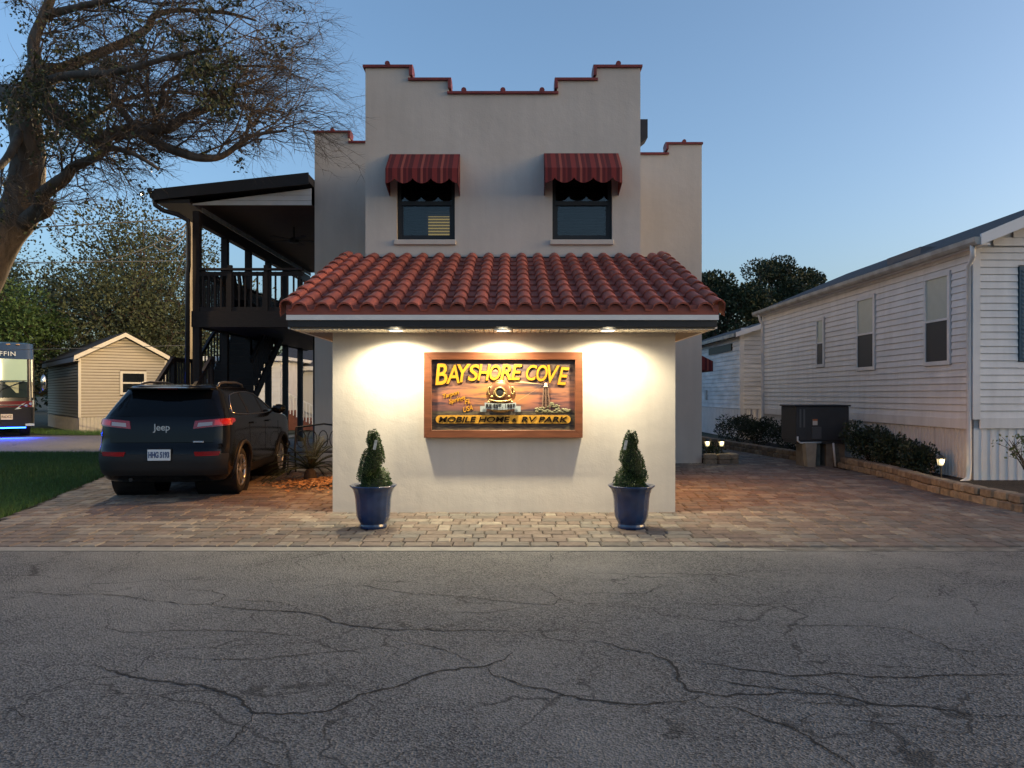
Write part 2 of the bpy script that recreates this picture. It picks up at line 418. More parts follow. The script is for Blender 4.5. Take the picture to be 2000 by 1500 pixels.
# lawn --------------------------------------------------------------
lawn_poly = [(left_edge(9.0),9.0),(left_edge(14.2),14.2),(left_edge(20.5),20.5),(-60,20.5),(-60,7.7),(left_edge(7.7)-.02,7.7)]
sheet('lawn_ground', lawn_poly, .0, GRASSG, .04)
def grass(name, region, n, hmin, hmax, seed, label, m):
    r = random.Random(seed); b = MB()
    for _ in range(n):
        x, y = region(r)
        h = r.uniform(hmin, hmax); a = r.uniform(0, 6.283); wd = r.uniform(.004,.009)
        lx = r.uniform(-.6,.6)*h; ly = r.uniform(-.6,.6)*h; dx = math.cos(a)*wd; dy = math.sin(a)*wd
        b.add([(x-dx,y-dy,-.01),(x+dx,y+dy,-.01),(x+lx,y+ly,h)], [(0,1,2)])
    o = b.build(name, m); tag(o, label, 'grass', kind='stuff'); return o
GRB = mat('grass_blade', (.055,.115,.022), .7, rand=.5, island=True)
def reg_lawn(r):
    while True:
        y = 9.0 + (r.random()**1.3)*11.5; x = left_edge(y) - .01 - r.random()*(6.5 if y > 12 else 4.0)
        if abs(x) < y*.70+.3: return x, y
grass('lawn_grass', reg_lawn, 60000, .035, .085, 5, 'short dark green mown grass left of the paver driveway', GRB)
def reg_shed(r):
    x = r.uniform(-24,-14); return x, r.uniform(29.7, 31.2) + max(0, (-17.7-x))*.7
sheet('verge_ground', [(-60,29.6),(-9,29.6),(-9,60),(-60,60)], -.01, GRASSG, .03)
grass('verge_grass', reg_shed, 9000, .06, .2, 6, 'rough grass verge in front of the tan mobile home', GRB)

# ------------------------------------------------------------------ MAIN BUILDING
bld = thing('stucco_building', 'two-storey cream stucco building with stepped parapets, red awnings and clay tile roof', 'building', (0,13,0))
# tower front wall with two window openings: cells
TX0, TX1, TY = -2.50, 2.19, 13.1
LW = (-1.965,-.975,4.19,5.50); RW_ = (.69,1.71,4.19,5.50)
def cells(xs, zs, y0, y1, skip, top):
    b = MB()
    for i in range(len(xs)-1):
        for k in range(len(zs)-1):
            cx = (xs[i]+xs[i+1])/2; cz = (zs[k]+zs[k+1])/2
            if any(a < cx < c and d < cz < e for a,c,d,e in skip): continue
            if cz > top(cx): continue
            b.box(xs[i],xs[i+1],y0,y1,zs[k],zs[k+1])
    return b
ZT = (6.68, 6.91, 7.13)
def ttop(x):
    d = min(x-TX0, TX1-x)
    return ZT[2] if d < .76 else ZT[1] if d < 1.42 else ZT[0]
xs = sorted([TX0, TX0+.76, TX0+1.42, LW[0], LW[1], RW_[0], RW_[1], TX1-1.42, TX1-.76, TX1])
b = cells(xs, [2.9, 4.19, 5.50, ZT[0], ZT[1], ZT[2]], TY, TY+.3, [LW, RW_], ttop)
b.box(TX0, TX1, TY+.3, 17.2, 2.9, 6.45)
for xa, xb in ((TX0, TX0+.22), (TX1-.22, TX1)): b.box(xa, xb, TY+.3, 17.2, 6.45, 6.68)
b.build('tower_wall', STUCCO, bld)
MX0, MX1, MY = -4.42, 4.25, 17.2
def mtop(x):
    if x < MX0+.78: return 7.42
    if x < 0: return 7.19
    return 7.16 if x > MX1-.76 else 6.93
b = cells([MX0, MX0+.78, 0, MX1-.76, MX1], [0, 6.0, 6.93, 7.16, 7.19, 7.42], MY, MY+.3, [], mtop)
b.box(MX0, MX1, MY+.3, 28, 0, 6.6)
b.build('main_wall', STUCCO, bld)
MB().box(-2.34, 2.13, 10.02, 13.1, -.05, 2.62).build('front_wall', STUCCO, bld)
# parapet caps (clay): a bar with a lapped joint roll
def cap(x0, x1, z, y0, rolls=(), drop_l=0, drop_r=0):
    b = MB(); e = .045
    b.prism([(y0-e, z-.005),(y0-e, z+.035),(y0+.05, z+.07),(y0+.25, z+.07),(y0+.35, z+.03),(y0+.35, z-.005)], 'x', x0, x1)
    for r_ in rolls: b.tube([(r_, y0-e-.004, z+.055),(r_, y0+.35, z+.055)], .045, 8)
    if drop_l: b.box(x0-.002, x0+.05, y0-e-.003, y0+.3, z-drop_l, z+.03)
    if drop_r: b.box(x1-.05, x1+.002, y0-e-.003, y0+.3, z-drop_r, z+.03)
    return b.build('parapet_cap', CAPRED, bld)
cap(TX0-.04, TX0+.80, ZT[2], TY, (TX0+.38,), 0, .14)
cap(TX0+.73, TX0+1.46, ZT[1], TY, (), 0, .14)
cap(TX0+1.40, TX1-1.40, ZT[0], TY, (TX0+1.68, -.155, TX1-1.68))
cap(TX1-1.46, TX1-.73, ZT[1], TY, (), .14, 0)
cap(TX1-.80, TX1+.03, ZT[2], TY, (TX1-.38,), .14, 0)
cap(MX0-.03, MX0+.80, 7.42, MY, (MX0+.4,), 0, .12); cap(MX0+.76, -2.4, 7.19, MY)
cap(MX1-.80, MX1+.02, 7.16, MY, (MX1-.4,), .12, 0); cap(2.1, MX1-.74, 6.93, MY)
# dark rain-water box on the tower's right flank
b = MB(); b.prism([(TX1,6.79),(TX1+.39,6.79),(TX1+.39,6.44),(TX1,6.12)], 'y', 14.6, 14.95); b.box(TX1-.0,TX1+.08,14.72,14.80,4.0,6.15)
b.build('rainwater_box', DARKM, bld)

# windows -------------------------------------------------------------
def pane_mat():
    m = bpy.data.materials.new('window_pane'); m.use_nodes = True
    n = m.node_tree.nodes; l = m.node_tree.links; n.remove(n['Principled BSDF'])
    tr = n.new('ShaderNodeBsdfTransparent'); tr.inputs[0].default_value = (.75,.8,.8,1)
    gl = n.new('ShaderNodeBsdfGlossy'); gl.inputs['Roughness'].default_value = .015
    mx = n.new('ShaderNodeMixShader'); fr = n.new('ShaderNodeFresnel'); fr.inputs[0].default_value = 1.55
    l.new(fr.outputs[0], mx.inputs[0]); l.new(tr.outputs[0], mx.inputs[1]); l.new(gl.outputs[0], mx.inputs[2])
    l.new(mx.outputs[0], n['Material Output'].inputs[0]); return m
PANE = pane_mat()
SLATM = mat('dark_blind_slat', (.014,.0145,.015), .5)
LITM = mat('lit_room_behind_blind', (.5,.33,.1), .8, emit=(1.0,.62,.16), estr=.075)
def window(wn, lit):
    x0,x1,z0,z1 = wn
    win = MB().box(x0,x1,TY+.27,TY+.299,z0,z1).build('window', BLACK, bld)
    f = MB(); t = .06; ya, yb = TY+.09, TY+.16
    f.box(x0,x0+t,ya,yb,z0,z1).box(x1-t,x1,ya,yb,z0,z1).box(x0+t,x1-t,ya,yb,z0,z0+t).box(x0+t,x1-t,ya,yb,z1-t,z1)
    f.box(x0+t,x1-t,ya-.015,yb,4.80,4.87)
    f.box(x0+t,x0+t+.035,ya+.012,yb,z0+t,4.80).box(x1-t-.035,x1-t,ya+.012,yb,z0+t,4.80).box(x0+t+.035,x1-t-.035,ya+.012,yb,z0+t,z0+t+.04)
    f.build('frame', BLACK, win)
    MB().box(x0+t+.03,x1-t-.03,ya+.03,ya+.036,z0+t+.03,4.80).build('pane', PANE, win)
    MB().box(x0+t,x1-t,ya+.05,ya+.056,4.87,z1-t).build('pane', PANE, win)
    me = MB().box(-(x1-x0)/2+t+.04,(x1-x0)/2-t-.04,-.018,.018,-.0015,.0015).data('blind_slat')
    z = z0+t+.05
    while z < z1-.1:
        piece('blind_slat', me, SLATM, win, ((x0+x1)/2, TY+.20, z), (R(-22),0,0)); z += .052
    if lit: MB().box(x1-.48,x1-t-.05,TY+.245,TY+.25,z0+.10,z0+.46).build('lit_room', LITM, win)
    s = MB().box(x0-.045,x1+.02,TY-.05,TY+.09,z0-.085,z0).build('sill', STUCCO, win, bevel=.008)
window(LW, True); window(RW_, False)

# awnings ---------------------------------------------------------------
def awn_mat():
    m = mat('striped_awning_cloth', (.20,.028,.026), .85); n = m.node_tree.nodes; l = m.node_tree.links; b = n['Principled BSDF']
    geo = n.new('ShaderNodeNewGeometry'); sx = n.new('ShaderNodeSeparateXYZ'); l.new(geo.outputs['Position'], sx.inputs[0])
    ad = n.new('ShaderNodeMath'); ad.operation = 'ADD'; l.new(sx.outputs[0], ad.inputs[0]); ad.inputs[1].default_value = 20.07
    mu = n.new('ShaderNodeMath'); mu.operation = 'MULTIPLY'; mu.inputs[1].default_value = 3.05; l.new(ad.outputs[0], mu.inputs[0])
    fr = n.new('ShaderNodeMath'); fr.operation = 'FRACT'; l.new(mu.outputs[0], fr.inputs[0])
    cr = n.new('ShaderNodeValToRGB'); cr.color_ramp.interpolation = 'CONSTANT'; e = cr.color_ramp.elements
    cols = [(0,(.08,.008,.011)),(.2,(.19,.022,.02)),(.45,(.085,.009,.012)),(.62,(.28,.06,.042)),(.74,(.10,.010,.013)),(.9,(.17,.02,.018))]
    while len(e) < len(cols): e.new(.5)
    for i,(p,c) in enumerate(cols): e[i].position = p; e[i].color = (*c,1)
    l.new(fr.outputs[0], cr.inputs[0]); l.new(cr.outputs[0], b.inputs['Base Color']); return m
AWN = awn_mat()
def awning(x0, x1, zt, proj, zf, zv, yw, nm='awning'):
    t = .008; yf = yw-proj; b = MB()
    b.prism([(yw,zt),(yf,zf),(yf,zf-t),(yw,zt-t)], 'x', x0, x1)
    # scalloped front valance
    n_ = 48; sc = 4
    top = [(x0+(x1-x0)*i/n_, zf) for i in range(n_+1)]
    bot = []
    for i in range(n_+1):
        u = i/n_*sc; s_ = abs(math.sin(math.pi*(u+.5)))
        bot.append((x0+(x1-x0)*i/n_, zv + .085*(1-s_**.7)))
    vs = [(p[0], yf, p[1]) for p in top]+[(p[0], yf-.006, p[1]) for p in bot]
    vs += [(p[0], yf+t, p[1]) for p in top]+[(p[0], yf+t-.006, p[1]) for p in bot]; k = n_+1
    b.add(vs, [(i,i+1,k+i+1,k+i) for i in range(n_)]+[(2*k+i+1,2*k+i,3*k+i,3*k+i+1) for i in range(n_)]+[(k+i,k+i+1,3*k+i+1,3*k+i) for i in range(n_)])
    aw = b.build(nm, AWN, bld)
    for xc in (x0, x1-t):   # side cheeks with a hanging flap
        s = MB(); s.prism([(yw,zt-t),(yf,zf-t),(yf,zv),(yf+proj*.45,zv-.05),(yw-.02,zv-.10),(yw,zv-.08)], 'x', xc, xc+t)
        s.build('side_cheek', AWN, aw)
    MB().tube([(x0+.01,yf+.015,zf-.012),(x1-.01,yf+.015,zf-.012)], .011, 6).build('awning_rod', DARKM, aw)
awning(-2.085,-.885,5.655,.46,5.28,5.03,TY); awning(.545,1.815,5.67,.46,5.29,5.04,TY)
# side-door awning on the right flank (seen in profile)
b = MB(); xw = MX1; b.prism([(xw,2.68),(xw+.62,2.36),(xw+.62,2.12),(xw,2.18)], 'y', 18.6, 20.4)
aw = b.build('door_awning', AWN, bld)

# tile roof ---------------------------------------------------------------
EY, EZ, RY, RZ = 9.50, 2.585, 13.1, 3.885
pitch = math.atan2(RZ-EZ, RY-EY); SL = math.hypot(RY-EY, RZ-EZ)
RX0, RX1 = -2.81, 2.575
roof = MB().prism([(EY+.02,EZ-.02),(RY,RZ-.02),(RY,RZ-.12),(EY+.02,EZ-.10)], 'x', RX0+.03, RX1-.03).build('roof', mat('roof_underlay', (.05,.03,.025), .9), bld)
TILE = mat('clay_roof_tile', (.36,.095,.064), .66, var=.24, vscale=5, bump=.12, bscale=60, rand=.22)
TP = (RX1-RX0-.10)/19.0; NR = 10; EXPO = (SL-.02)/NR
def tile_mesh(wd, ln, rad, arch=.088):
    prof = [(-wd/2, 0.0), (-rad-.012, 0.0)]
    for i in range(9):
        a = math.pi*(1 - i/8); prof.append((rad*math.cos(a), arch*math.sin(a)+.004))
    prof += [(rad+.012, 0.0), (wd/2, 0.0)]
    th = .014; b = MB(); n_ = len(prof); lift = .028
    rows = []
    for (yy, zz, tp) in ((0, lift, 1.03), (ln, .0, .95)):
        rows.append([(p[0]*(tp if abs(p[0]) < wd/2-.001 else 1), yy, zz+p[1]) for p in prof])
    low = [(v[0], v[1], v[2]-th-.01) for v in rows[0]]
    vs = rows[0]+rows[1]+low
    fs = [(i, i+1, n_+i+1, n_+i) for i in range(n_-1)] + [(2*n_+i, 2*n_+i+1, i+1, i) for i in range(n_-1)]
    return b.add(vs, fs)
tme = tile_mesh(TP, EXPO+.035, TP*.335).data('roof_tile')
tme.polygons.foreach_set('use_smooth', [True]*len(tme.polygons)); tme.set_sharp_from_angle(angle=R(50))
cs, sn = math.cos(pitch), math.sin(pitch)
def roofpt(x, s, up=0): return (x, EY + s*cs - up*sn, EZ + s*sn + up*cs)
rt = random.Random(5)
for r_ in range(NR):
    for c in range(19):
        x = RX0+.05+TP*(c+.5)
        piece('roof_tile', tme, TILE, roof, roofpt(x, r_*EXPO-.02, .0), (pitch+rt.uniform(-.006,.006), rt.uniform(-.008,.008), rt.uniform(-.006,.006)))
# rake tiles along both edges
rk = MB(); L_ = EXPO+.03
pr = []
for i in range(7):
    a = math.pi*(1-i/6); pr.append((.085*math.cos(a), .075*math.sin(a)))
vs = []
for yy, zz in ((0,.035),(L_,.0)): vs += [(p[0], yy, p[1]+zz) for p in pr]
vs += [(p[0]*.85, 0, p[1]*.82+.03) for p in pr]
vs += [(-.085,0,-.11),(-.085,L_,-.13)]
rk.add(vs, [(i,i+1,8+i,7+i) for i in range(6)]+[(14+i,15+i,i+1,i) for i in range(6)]+[(21,0,7,22)])
rme = rk.data('rake_tile'); rme.polygons.foreach_set('use_smooth', [True]*len(rme.polygons)); rme.set_sharp_from_angle(angle=R(50))
for side, xx in ((1, RX0+.03), (-1, RX1-.03)):
    for r_ in range(NR):
        o = piece('rake_tile', rme, TILE, roof, roofpt(xx, r_*EXPO-.02, .045), (pitch,0,0), (side,1,1))
# eave closure under the barrels, with weep dots
MB().prism([(EY-.005,EZ-.045),(EY-.005,EZ+.075),(EY+.02,EZ+.075),(EY+.02,EZ-.045)], 'x', RX0+.02, RX1-.02).build('eave_closure', TILE, roof)
# flashing where roof meets tower
MB().box(TX0-.12, TX1+.12, TY-.03, TY+.02, RZ-.05, RZ+.015).build('wall_flashing', DARKM, bld)
# fascia, gutter, soffit
fx0, fx1 = RX0+.02, RX1-.02
fas = MB().box(fx0, fx1, EY-.012, EY+.012, 2.475, EZ-.048).build('fascia', WHITEP, bld)
MB().box(fx0+.01, fx1-.01, EY+.022, EY+.06, 2.392, 2.475).build('fascia_board', DARKM, bld)
for xa, xb in ((fx0, fx0+.03), (fx1-.03, fx1)):   # side fascia follows the rake
    MB().prism([(EY+.062,2.372),(EY+.062,EZ-.06),(RY,RZ-.14),(RY,2.372)], 'x', xa, xb).build('rake_board', WHITEP, bld)
SOFF = mat('vinyl_soffit', (.62,.57,.47), .55, var=.1)
sof = MB().box(fx0+.03, fx1-.03, EY+.06, 13.0, 2.378, 2.39).build('soffit', mat('soffit_gap', (.2,.18,.15), .8), bld)
sp_w = (fx1-fx0-.08)/44
sme = MB().prism([(-sp_w/2+.004,.012),(-sp_w/2+.012,0),(-.012,0),(-.006,.008),(.006,.008),(.012,0),(sp_w/2-.012,0),(sp_w/2-.004,.012)], 'y', EY+.062-9.7, 10.02-9.7).data('soffit_panel')
for i in range(44): piece('soffit_panel', sme, SOFF, sof, (fx0+.04+sp_w*(i+.5), 9.7, 2.360))
# recessed downlights
LAMPM = mat('lit_lamp_lens', (1,1,1), .4, emit=(1.0,.93,.74), estr=6)
TRIM = mat('lamp_trim', (.8,.78,.72), .4)
LY = 9.62
for lx in (-1.452,-.112,1.205):
    d = MB().lathe([(.088,0),(.095,-.006),(.105,-.014),(.112,-.008),(.112,.006)], (lx,LY,2.360), 24).build('downlight', TRIM, bld, smooth=True)
    MB().lathe([(.0,-.010),(.05,-.012),(.087,-.004)], (lx,LY,2.360), 24).build('lens', LAMPM, d, smooth=True)
    spot('downlight_lamp', (lx,LY,2.335), (lx,LY+.10,0), 54, (1.0,.87,.58), 158, .55, .05, d)
# warm lamps under the side overhangs
for lx, sx in ((-2.60,-1),(2.36,1)):
    d = MB().lathe([(.07,0),(.085,-.014),(.09,.005)], (lx,11.9,2.378), 16).build('side_downlight', TRIM, bld, smooth=True)
    MB().lathe([(.0,-.006),(.068,-.004)], (lx,11.9,2.378), 16).build('lens', mat('amber_lens', (1,.7,.3), .4, emit=(1,.5,.14), estr=3), d)
    spot('side_lamp', (lx,12.1,2.35), (lx+sx*1.2,11.9,0), 62, (1.0,.42,.10), 140, .7, .05, d)

# ------------------------------------------------------------------ SIGN
SX0, SX1, SZ0, SZ1 = -1.136, .912, .995, 2.100
SXC, SZC = (SX0+SX1)/2, (SZ0+SZ1)/2; SYF = 9.90
sign = thing('wall_sign', 'framed carved sign reading Bayshore Cove with diving helmet and lighthouse', 'sign', (SXC,10.02,SZ0))
FR = mat('reddish_wood_frame', (.17,.055,.022), .42, var=.35, vscale=5, stretch=(.6,1,5), bump=.08, bscale=40)
t = .098
for poly in ([(SX0,SZ0),(SX1,SZ0),(SX1-t,SZ0+t),(SX0+t,SZ0+t)], [(SX0,SZ1),(SX0+t,SZ1-t),(SX1-t,SZ1-t),(SX1,SZ1)],
             [(SX0,SZ0),(SX0+t,SZ0+t),(SX0+t,SZ1-t),(SX0,SZ1)], [(SX1,SZ0),(SX1,SZ1),(SX1-t,SZ1-t),(SX1-t,SZ0+t)]):
    MB().prism(poly, 'y', SYF, 10.015).build('frame_board', FR, sign, bevel=.003)
def sign_art():
    m = bpy.data.materials.new('painted_sunset_panel'); m.use_nodes = True
    n = m.node_tree.nodes; l = m.node_tree.links; b = n['Principled BSDF']; b.inputs['Roughness'].default_value = .55
    geo = n.new('ShaderNodeNewGeometry'); sp = n.new('ShaderNodeSeparateXYZ'); l.new(geo.outputs['Position'], sp.inputs[0])
    def mr(src, a, c, lo=0.0, hi=1.0):
        q = n.new('ShaderNodeMapRange'); q.inputs['From Min'].default_value = a; q.inputs['From Max'].default_value = c
        q.inputs['To Min'].default_value = lo; q.inputs['To Max'].default_value = hi; l.new(src, q.inputs['Value']); return q.outputs[0]
    zz = mr(sp.outputs[2], SZ0+t, SZ1-t)
    # streaky horizontal clouds
    mp = n.new('ShaderNodeMapping'); mp.inputs['Scale'].default_value = (1.6,1,11); l.new(geo.outputs['Position'], mp.inputs[0])
    nz = n.new('ShaderNodeTexNoise'); nz.inputs['Scale'].default_value = 1.5; nz.inputs['Detail'].default_value = 6; l.new(mp.outputs[0], nz.inputs[0])
    cr = n.new('ShaderNodeValToRGB'); e = cr.color_ramp.elements
    stops = [(0,(.035,.03,.022)),(.10,(.05,.045,.03)),(.26,(.055,.045,.035)),(.29,(.12,.05,.045)),(.40,(.26,.09,.06)),(.55,(.30,.12,.06)),(.70,(.20,.10,.075)),(.88,(.12,.075,.05)),(1,(.05,.04,.04))]
    while len(e) < len(stops): e.new(.5)
    for i,(p,c) in enumerate(stops): e[i].position = p; e[i].color = (*c,1)
    l.new(zz, cr.inputs[0])
    cl = n.new('ShaderNodeMix'); cl.data_type = 'RGBA'; l.new(mr(nz.outputs['Fac'], .45,.62), cl.inputs['Factor']); l.new(cr.outputs[0], cl.inputs['A']); cl.inputs['B'].default_value = (.045,.026,.034,1)
    # painted glow of the setting sun behind the helmet
    cx = n.new('ShaderNodeVectorMath'); cx.operation = 'SUBTRACT'; cx.inputs[1].default_value = (SXC-.06, 0, SZC+.02)
    l.new(geo.outputs['Position'], cx.inputs[0])
    sc = n.new('ShaderNodeVectorMath'); sc.operation = 'MULTIPLY'; sc.inputs[1].default_value = (1.3,0,2.2); l.new(cx.outputs[0], sc.inputs[0])
    ln = n.new('ShaderNodeVectorMath'); ln.operation = 'LENGTH'; l.new(sc.outputs[0], ln.inputs[0])
    g = mr(ln.outputs['Value'], .22, .72, .8, 0.0)
    gm = n.new('ShaderNodeMix'); gm.data_type = 'RGBA'; gq = n.new('ShaderNodeMath'); gq.operation = 'MULTIPLY'; l.new(g, gq.inputs[0]); l.new(mr(nz.outputs['Fac'], .40,.62, 1.0, .25), gq.inputs[1])
    l.new(gq.outputs[0], gm.inputs['Factor']); l.new(cl.outputs['Result'], gm.inputs['A']); gm.inputs['B'].default_value = (.42,.17,.035,1)
    # sea in the bottom quarter
    sea = n.new('ShaderNodeMix'); sea.data_type = 'RGBA'
    lt = n.new('ShaderNodeMath'); lt.operation = 'LESS_THAN'; l.new(zz, lt.inputs[0]); lt.inputs[1].default_value = .265
    mp2 = n.new('ShaderNodeMapping'); mp2.inputs['Scale'].default_value = (4,1,40); l.new(geo.outputs['Position'], mp2.inputs[0])
    n2 = n.new('ShaderNodeTexNoise'); n2.inputs['Scale'].default_value = 2; n2.inputs['Detail'].default_value = 4; l.new(mp2.outputs[0], n2.inputs[0])
    c2 = n.new('ShaderNodeValToRGB'); c2.color_ramp.elements[0].color = (.03,.022,.02,1); c2.color_ramp.elements[1].color = (.13,.10,.05,1)
    c2.color_ramp.elements[0].position = .42; c2.color_ramp.elements[1].position = .68; l.new(n2.outputs['Fac'], c2.inputs[0])
    l.new(lt.outputs[0], sea.inputs['Factor']); l.new(gm.outputs['Result'], sea.inputs['A']); l.new(c2.outputs[0], sea.inputs['B'])
    l.new(sea.outputs['Result'], b.inputs['Base Color']); return m
PY = 9.955                                          # painted panel surface
MB().box(SX0+t, SX1-t, PY, 10.012, SZ0+t, SZ1-t).build('panel', sign_art(), sign)
# sign pixel helper: photograph pixels (on the sign) -> sign plane
def sp_(px, py, y=PY): return ((px-1000)/1500.0*y, y, H-(py-771)/1500.0*y)
YEL = mat('yellow_lettering', (.52,.235,.010), .45, var=.15, vscale=8)
INK = mat('near_black_sign_paint', (.012,.007,.004), .9, spec=.1)
OUTL = mat('dark_letter_edge', (.05,.022,.008), .6)
# BAYSHORE COVE: each letter its own piece, arched, tall casual italics
lets = [('B',861.5,731,41,25),('A',884,731,36,26),('Y',906.5,729,35,26),('S',925,728,32,23),('H',945.5,727.5,31,25),('O',967,727.5,30,22),('R',988,727,30,22),('E',1009,727,30,21),
        ('C',1038,728,30,22),('O',1058.5,729,32,22),('V',1080,731,35,24),('E',1100,734.5,35,21)]
tilt = {861.5:-4,884:-3,906.5:-2,925:-1,1080:3,1100:4}
for ch, px, py, hh, ww in lets:
    for layer in (0, 1):
        me = text_mesh(ch, 1.0, .004 if layer else .003, shear=.22, offset=.012 if layer else .04)
        xsv = [v.co.x for v in me.vertices]; ysv = [v.co.y for v in me.vertices]
        mx_, mn_ = max(xsv), min(xsv); my_, ny_ = max(ysv), min(ysv)
        k = 9.95/1500; pad = 0 if layer else 2.6
        fx = (ww+pad)*k/(mx_-mn_); fz = (hh+pad)*k/(my_-ny_)
        me.transform(Matrix.Translation((-(mx_+mn_)/2, -(my_+ny_)/2, 0)))
        me.transform(Matrix.Diagonal((fx, fz, 1, 1)))
        c = sp_(px, py)
        stand_text(me, Matrix.Translation((c[0]-sign.location.x, PY-.010-(.006 if layer else 0)-sign.location.y, c[2]-sign.location.z)) @ Matrix.Rotation(R(tilt.get(px,0)), 4, 'Y'))
        if layer: link('letter', me, YEL, sign)
        else: link('letter_edge', me, OUTL, sign)
# bottom plaque
c0, c1 = sp_(851,811), sp_(1114.5,827)
zc, hr = (c0[2]+c1[2])/2, (c0[2]-c1[2])/2
def pill(x0, x1, zc, r, y0, y1):
    P = [(x1-r+r*math.sin(a), zc+r*math.cos(a)) for a in [math.pi*i/10 for i in range(11)]] + [(x0+r-r*math.sin(a), zc-r*math.cos(a)) for a in [math.pi*i/10 for i in range(11)]]
    return MB().prism(P, 'y', y0, y1)
pill(c0[0]-.008, c1[0]+.008, zc, hr+.008, PY-.008, PY+.001).build('plaque_edge', OUTL, sign)
pill(c0[0], c1[0], zc, hr, PY-.016, PY-.002).build('plaque', mat('plaque_yellow', (.50,.25,.022), .45, var=.15), sign)
def flat_text(body, px0, px1, py, hpx, m, yy, name='lettering', shear=.2, off=.02, rot=0, spacing=1.0):
    me = text_mesh(body, 1.0, .003, shear=shear, offset=off, spacing=spacing)
    xsv = [v.co.x for v in me.vertices]; ysv = [v.co.y for v in me.vertices]; k = 9.95/1500
    me.transform(Matrix.Translation((-(max(xsv)+min(xsv))/2, -(max(ysv)+min(ysv))/2, 0)))
    me.transform(Matrix.Diagonal(((px1-px0)*k/(max(xsv)-min(xsv)), hpx*k/(max(ysv)-min(ysv)), 1, 1)))
    c = sp_((px0+px1)/2, py)
    stand_text(me, Matrix.Translation((c[0]-sign.location.x, yy-sign.location.y, c[2]-sign.location.z)) @ Matrix.Rotation(R(rot), 4, 'Y'))
    return link(name, me, m, sign)
flat_text('MOBILE HOME', 857, 996, 819, 11, INK, PY-.021, off=.020); flat_text('&', 1000.5, 1009.5, 820.5, 7, INK, PY-.021, shear=.1)
flat_text('RV PARK', 1018, 1109, 819, 11, INK, PY-.021, off=.020)
for s_, a, b_, yy_, hh in (('Tarpon',865,897,771,11),('Springs',876,910,781,12),('FL',907,919,784,9),('USA',904,923,798,10)):
    flat_text(s_, a, b_, yy_, hh, YEL, PY-.006, shear=.35, off=.012, rot=-16 if len(s_) > 2 else -8)
# diving helmet in relief
COP = mat('copper_relief', (.20,.08,.038), .38, metal=.55, var=.2, vscale=20); BRS = mat('brass_relief', (.36,.25,.10), .35, metal=.6)
hc = sp_(977.5,768); k = 9.95/1500
helm = MB().ellipsoid((hc[0], PY, hc[2]), (24*k, .055, 26*k), 20, 12).build('helmet', COP, sign, smooth=True)
def ring(px, py, rx, rz, tube_r, yy, m, nm, parent):
    c = sp_(px,py); P = [(c[0]+rx*k*math.cos(a), yy, c[2]+rz*k*math.sin(a)) for a in [2*math.pi*i/20 for i in range(21)]]
    return MB().tube(P, tube_r, 6).build(nm, m, parent, smooth=True)
ring(976.5,766.5,9.5,9.5,.013,PY-.056,BRS,'port_ring',helm)
c = sp_(976.5,766.5); MB().lathe([(0,.0),(8.5*k,.0)], (0,0,0), 16)
b = MB(); b.ellipsoid((c[0],PY-.050,c[2]), (8.8*k,.008,8.8*k), 14, 8); b.build('port_glass', BLACK, helm, smooth=True)
for px in (956.5, 1001): ring(px,763,3.2,7,.011,PY-.018,BRS,'side_port',helm)
ring(977,746,7.5,2.2,.010,PY-.02,BRS,'top_port',helm)
MB().tube([sp_(955,780,PY-.030),sp_(965,783,PY-.045),sp_(977,784,PY-.05),sp_(990,783,PY-.045),sp_(999,780,PY-.030)], .011, 6).build('collar_ring', BRS, helm, smooth=True)
for px, py in ((961,775),(994,774.5),(955,785),(1000,785)):
    c = sp_(px,py); MB().ellipsoid((c[0],PY-.03,c[2]), (3*k,.02,2.8*k), 8, 6).build('wing_nut', BRS, helm, smooth=True)
for px in (964.5, 989.5): MB().bar(sp_(px,762,PY-.045), sp_(px,771,PY-.045), .012).build('port_hinge', BRS, helm)
c = sp_(977,796); MB().ellipsoid((c[0],PY,c[2]), (23*k,.045,10.5*k), 18, 10).build('breastplate', BRS, helm, smooth=True)
# ribbon
RIB = mat('grey_ribbon', (.27,.30,.31), .5, var=.12)
P = []
def rib(x0,x1,ya,yb,yy,nm='ribbon'):
    n_ = 12; vs = []
    for i in range(n_+1):
        px = x0+(x1-x0)*i/n_; u = (px-977.5)/30.0; bow = -2.2*(1-min(1,u*u)) if nm == 'ribbon' else 0
        a = sp_(px, ya+bow*-1-2); d_ = sp_(px, yb+bow*-1-2)
        vs += [(a[0],yy,a[2]),(d_[0],yy,d_[2]),(a[0],yy+.006,a[2]),(d_[0],yy+.006,d_[2])]
    b = MB(); b.add(vs, [(4*i,4*i+1,4*i+5,4*i+4) for i in range(n_)]+[(4*i+2,4*i+6,4*i+7,4*i+3) for i in range(n_)]+[(4*i,4*i+4,4*i+6,4*i+2) for i in range(n_)]+[(4*i+1,4*i+3,4*i+7,4*i+5) for i in range(n_)])
    return b.build(nm, RIB, sign)
rib(947,1008,788,800,PY-.062); rib(938,950,795,806,PY-.03,'ribbon_tail'); rib(1005,1017,795,806,PY-.03,'ribbon_tail')
flat_text('RE·EST. 1987', 950, 1006, 792.5, 8, INK, PY-.068, shear=0, off=.012)
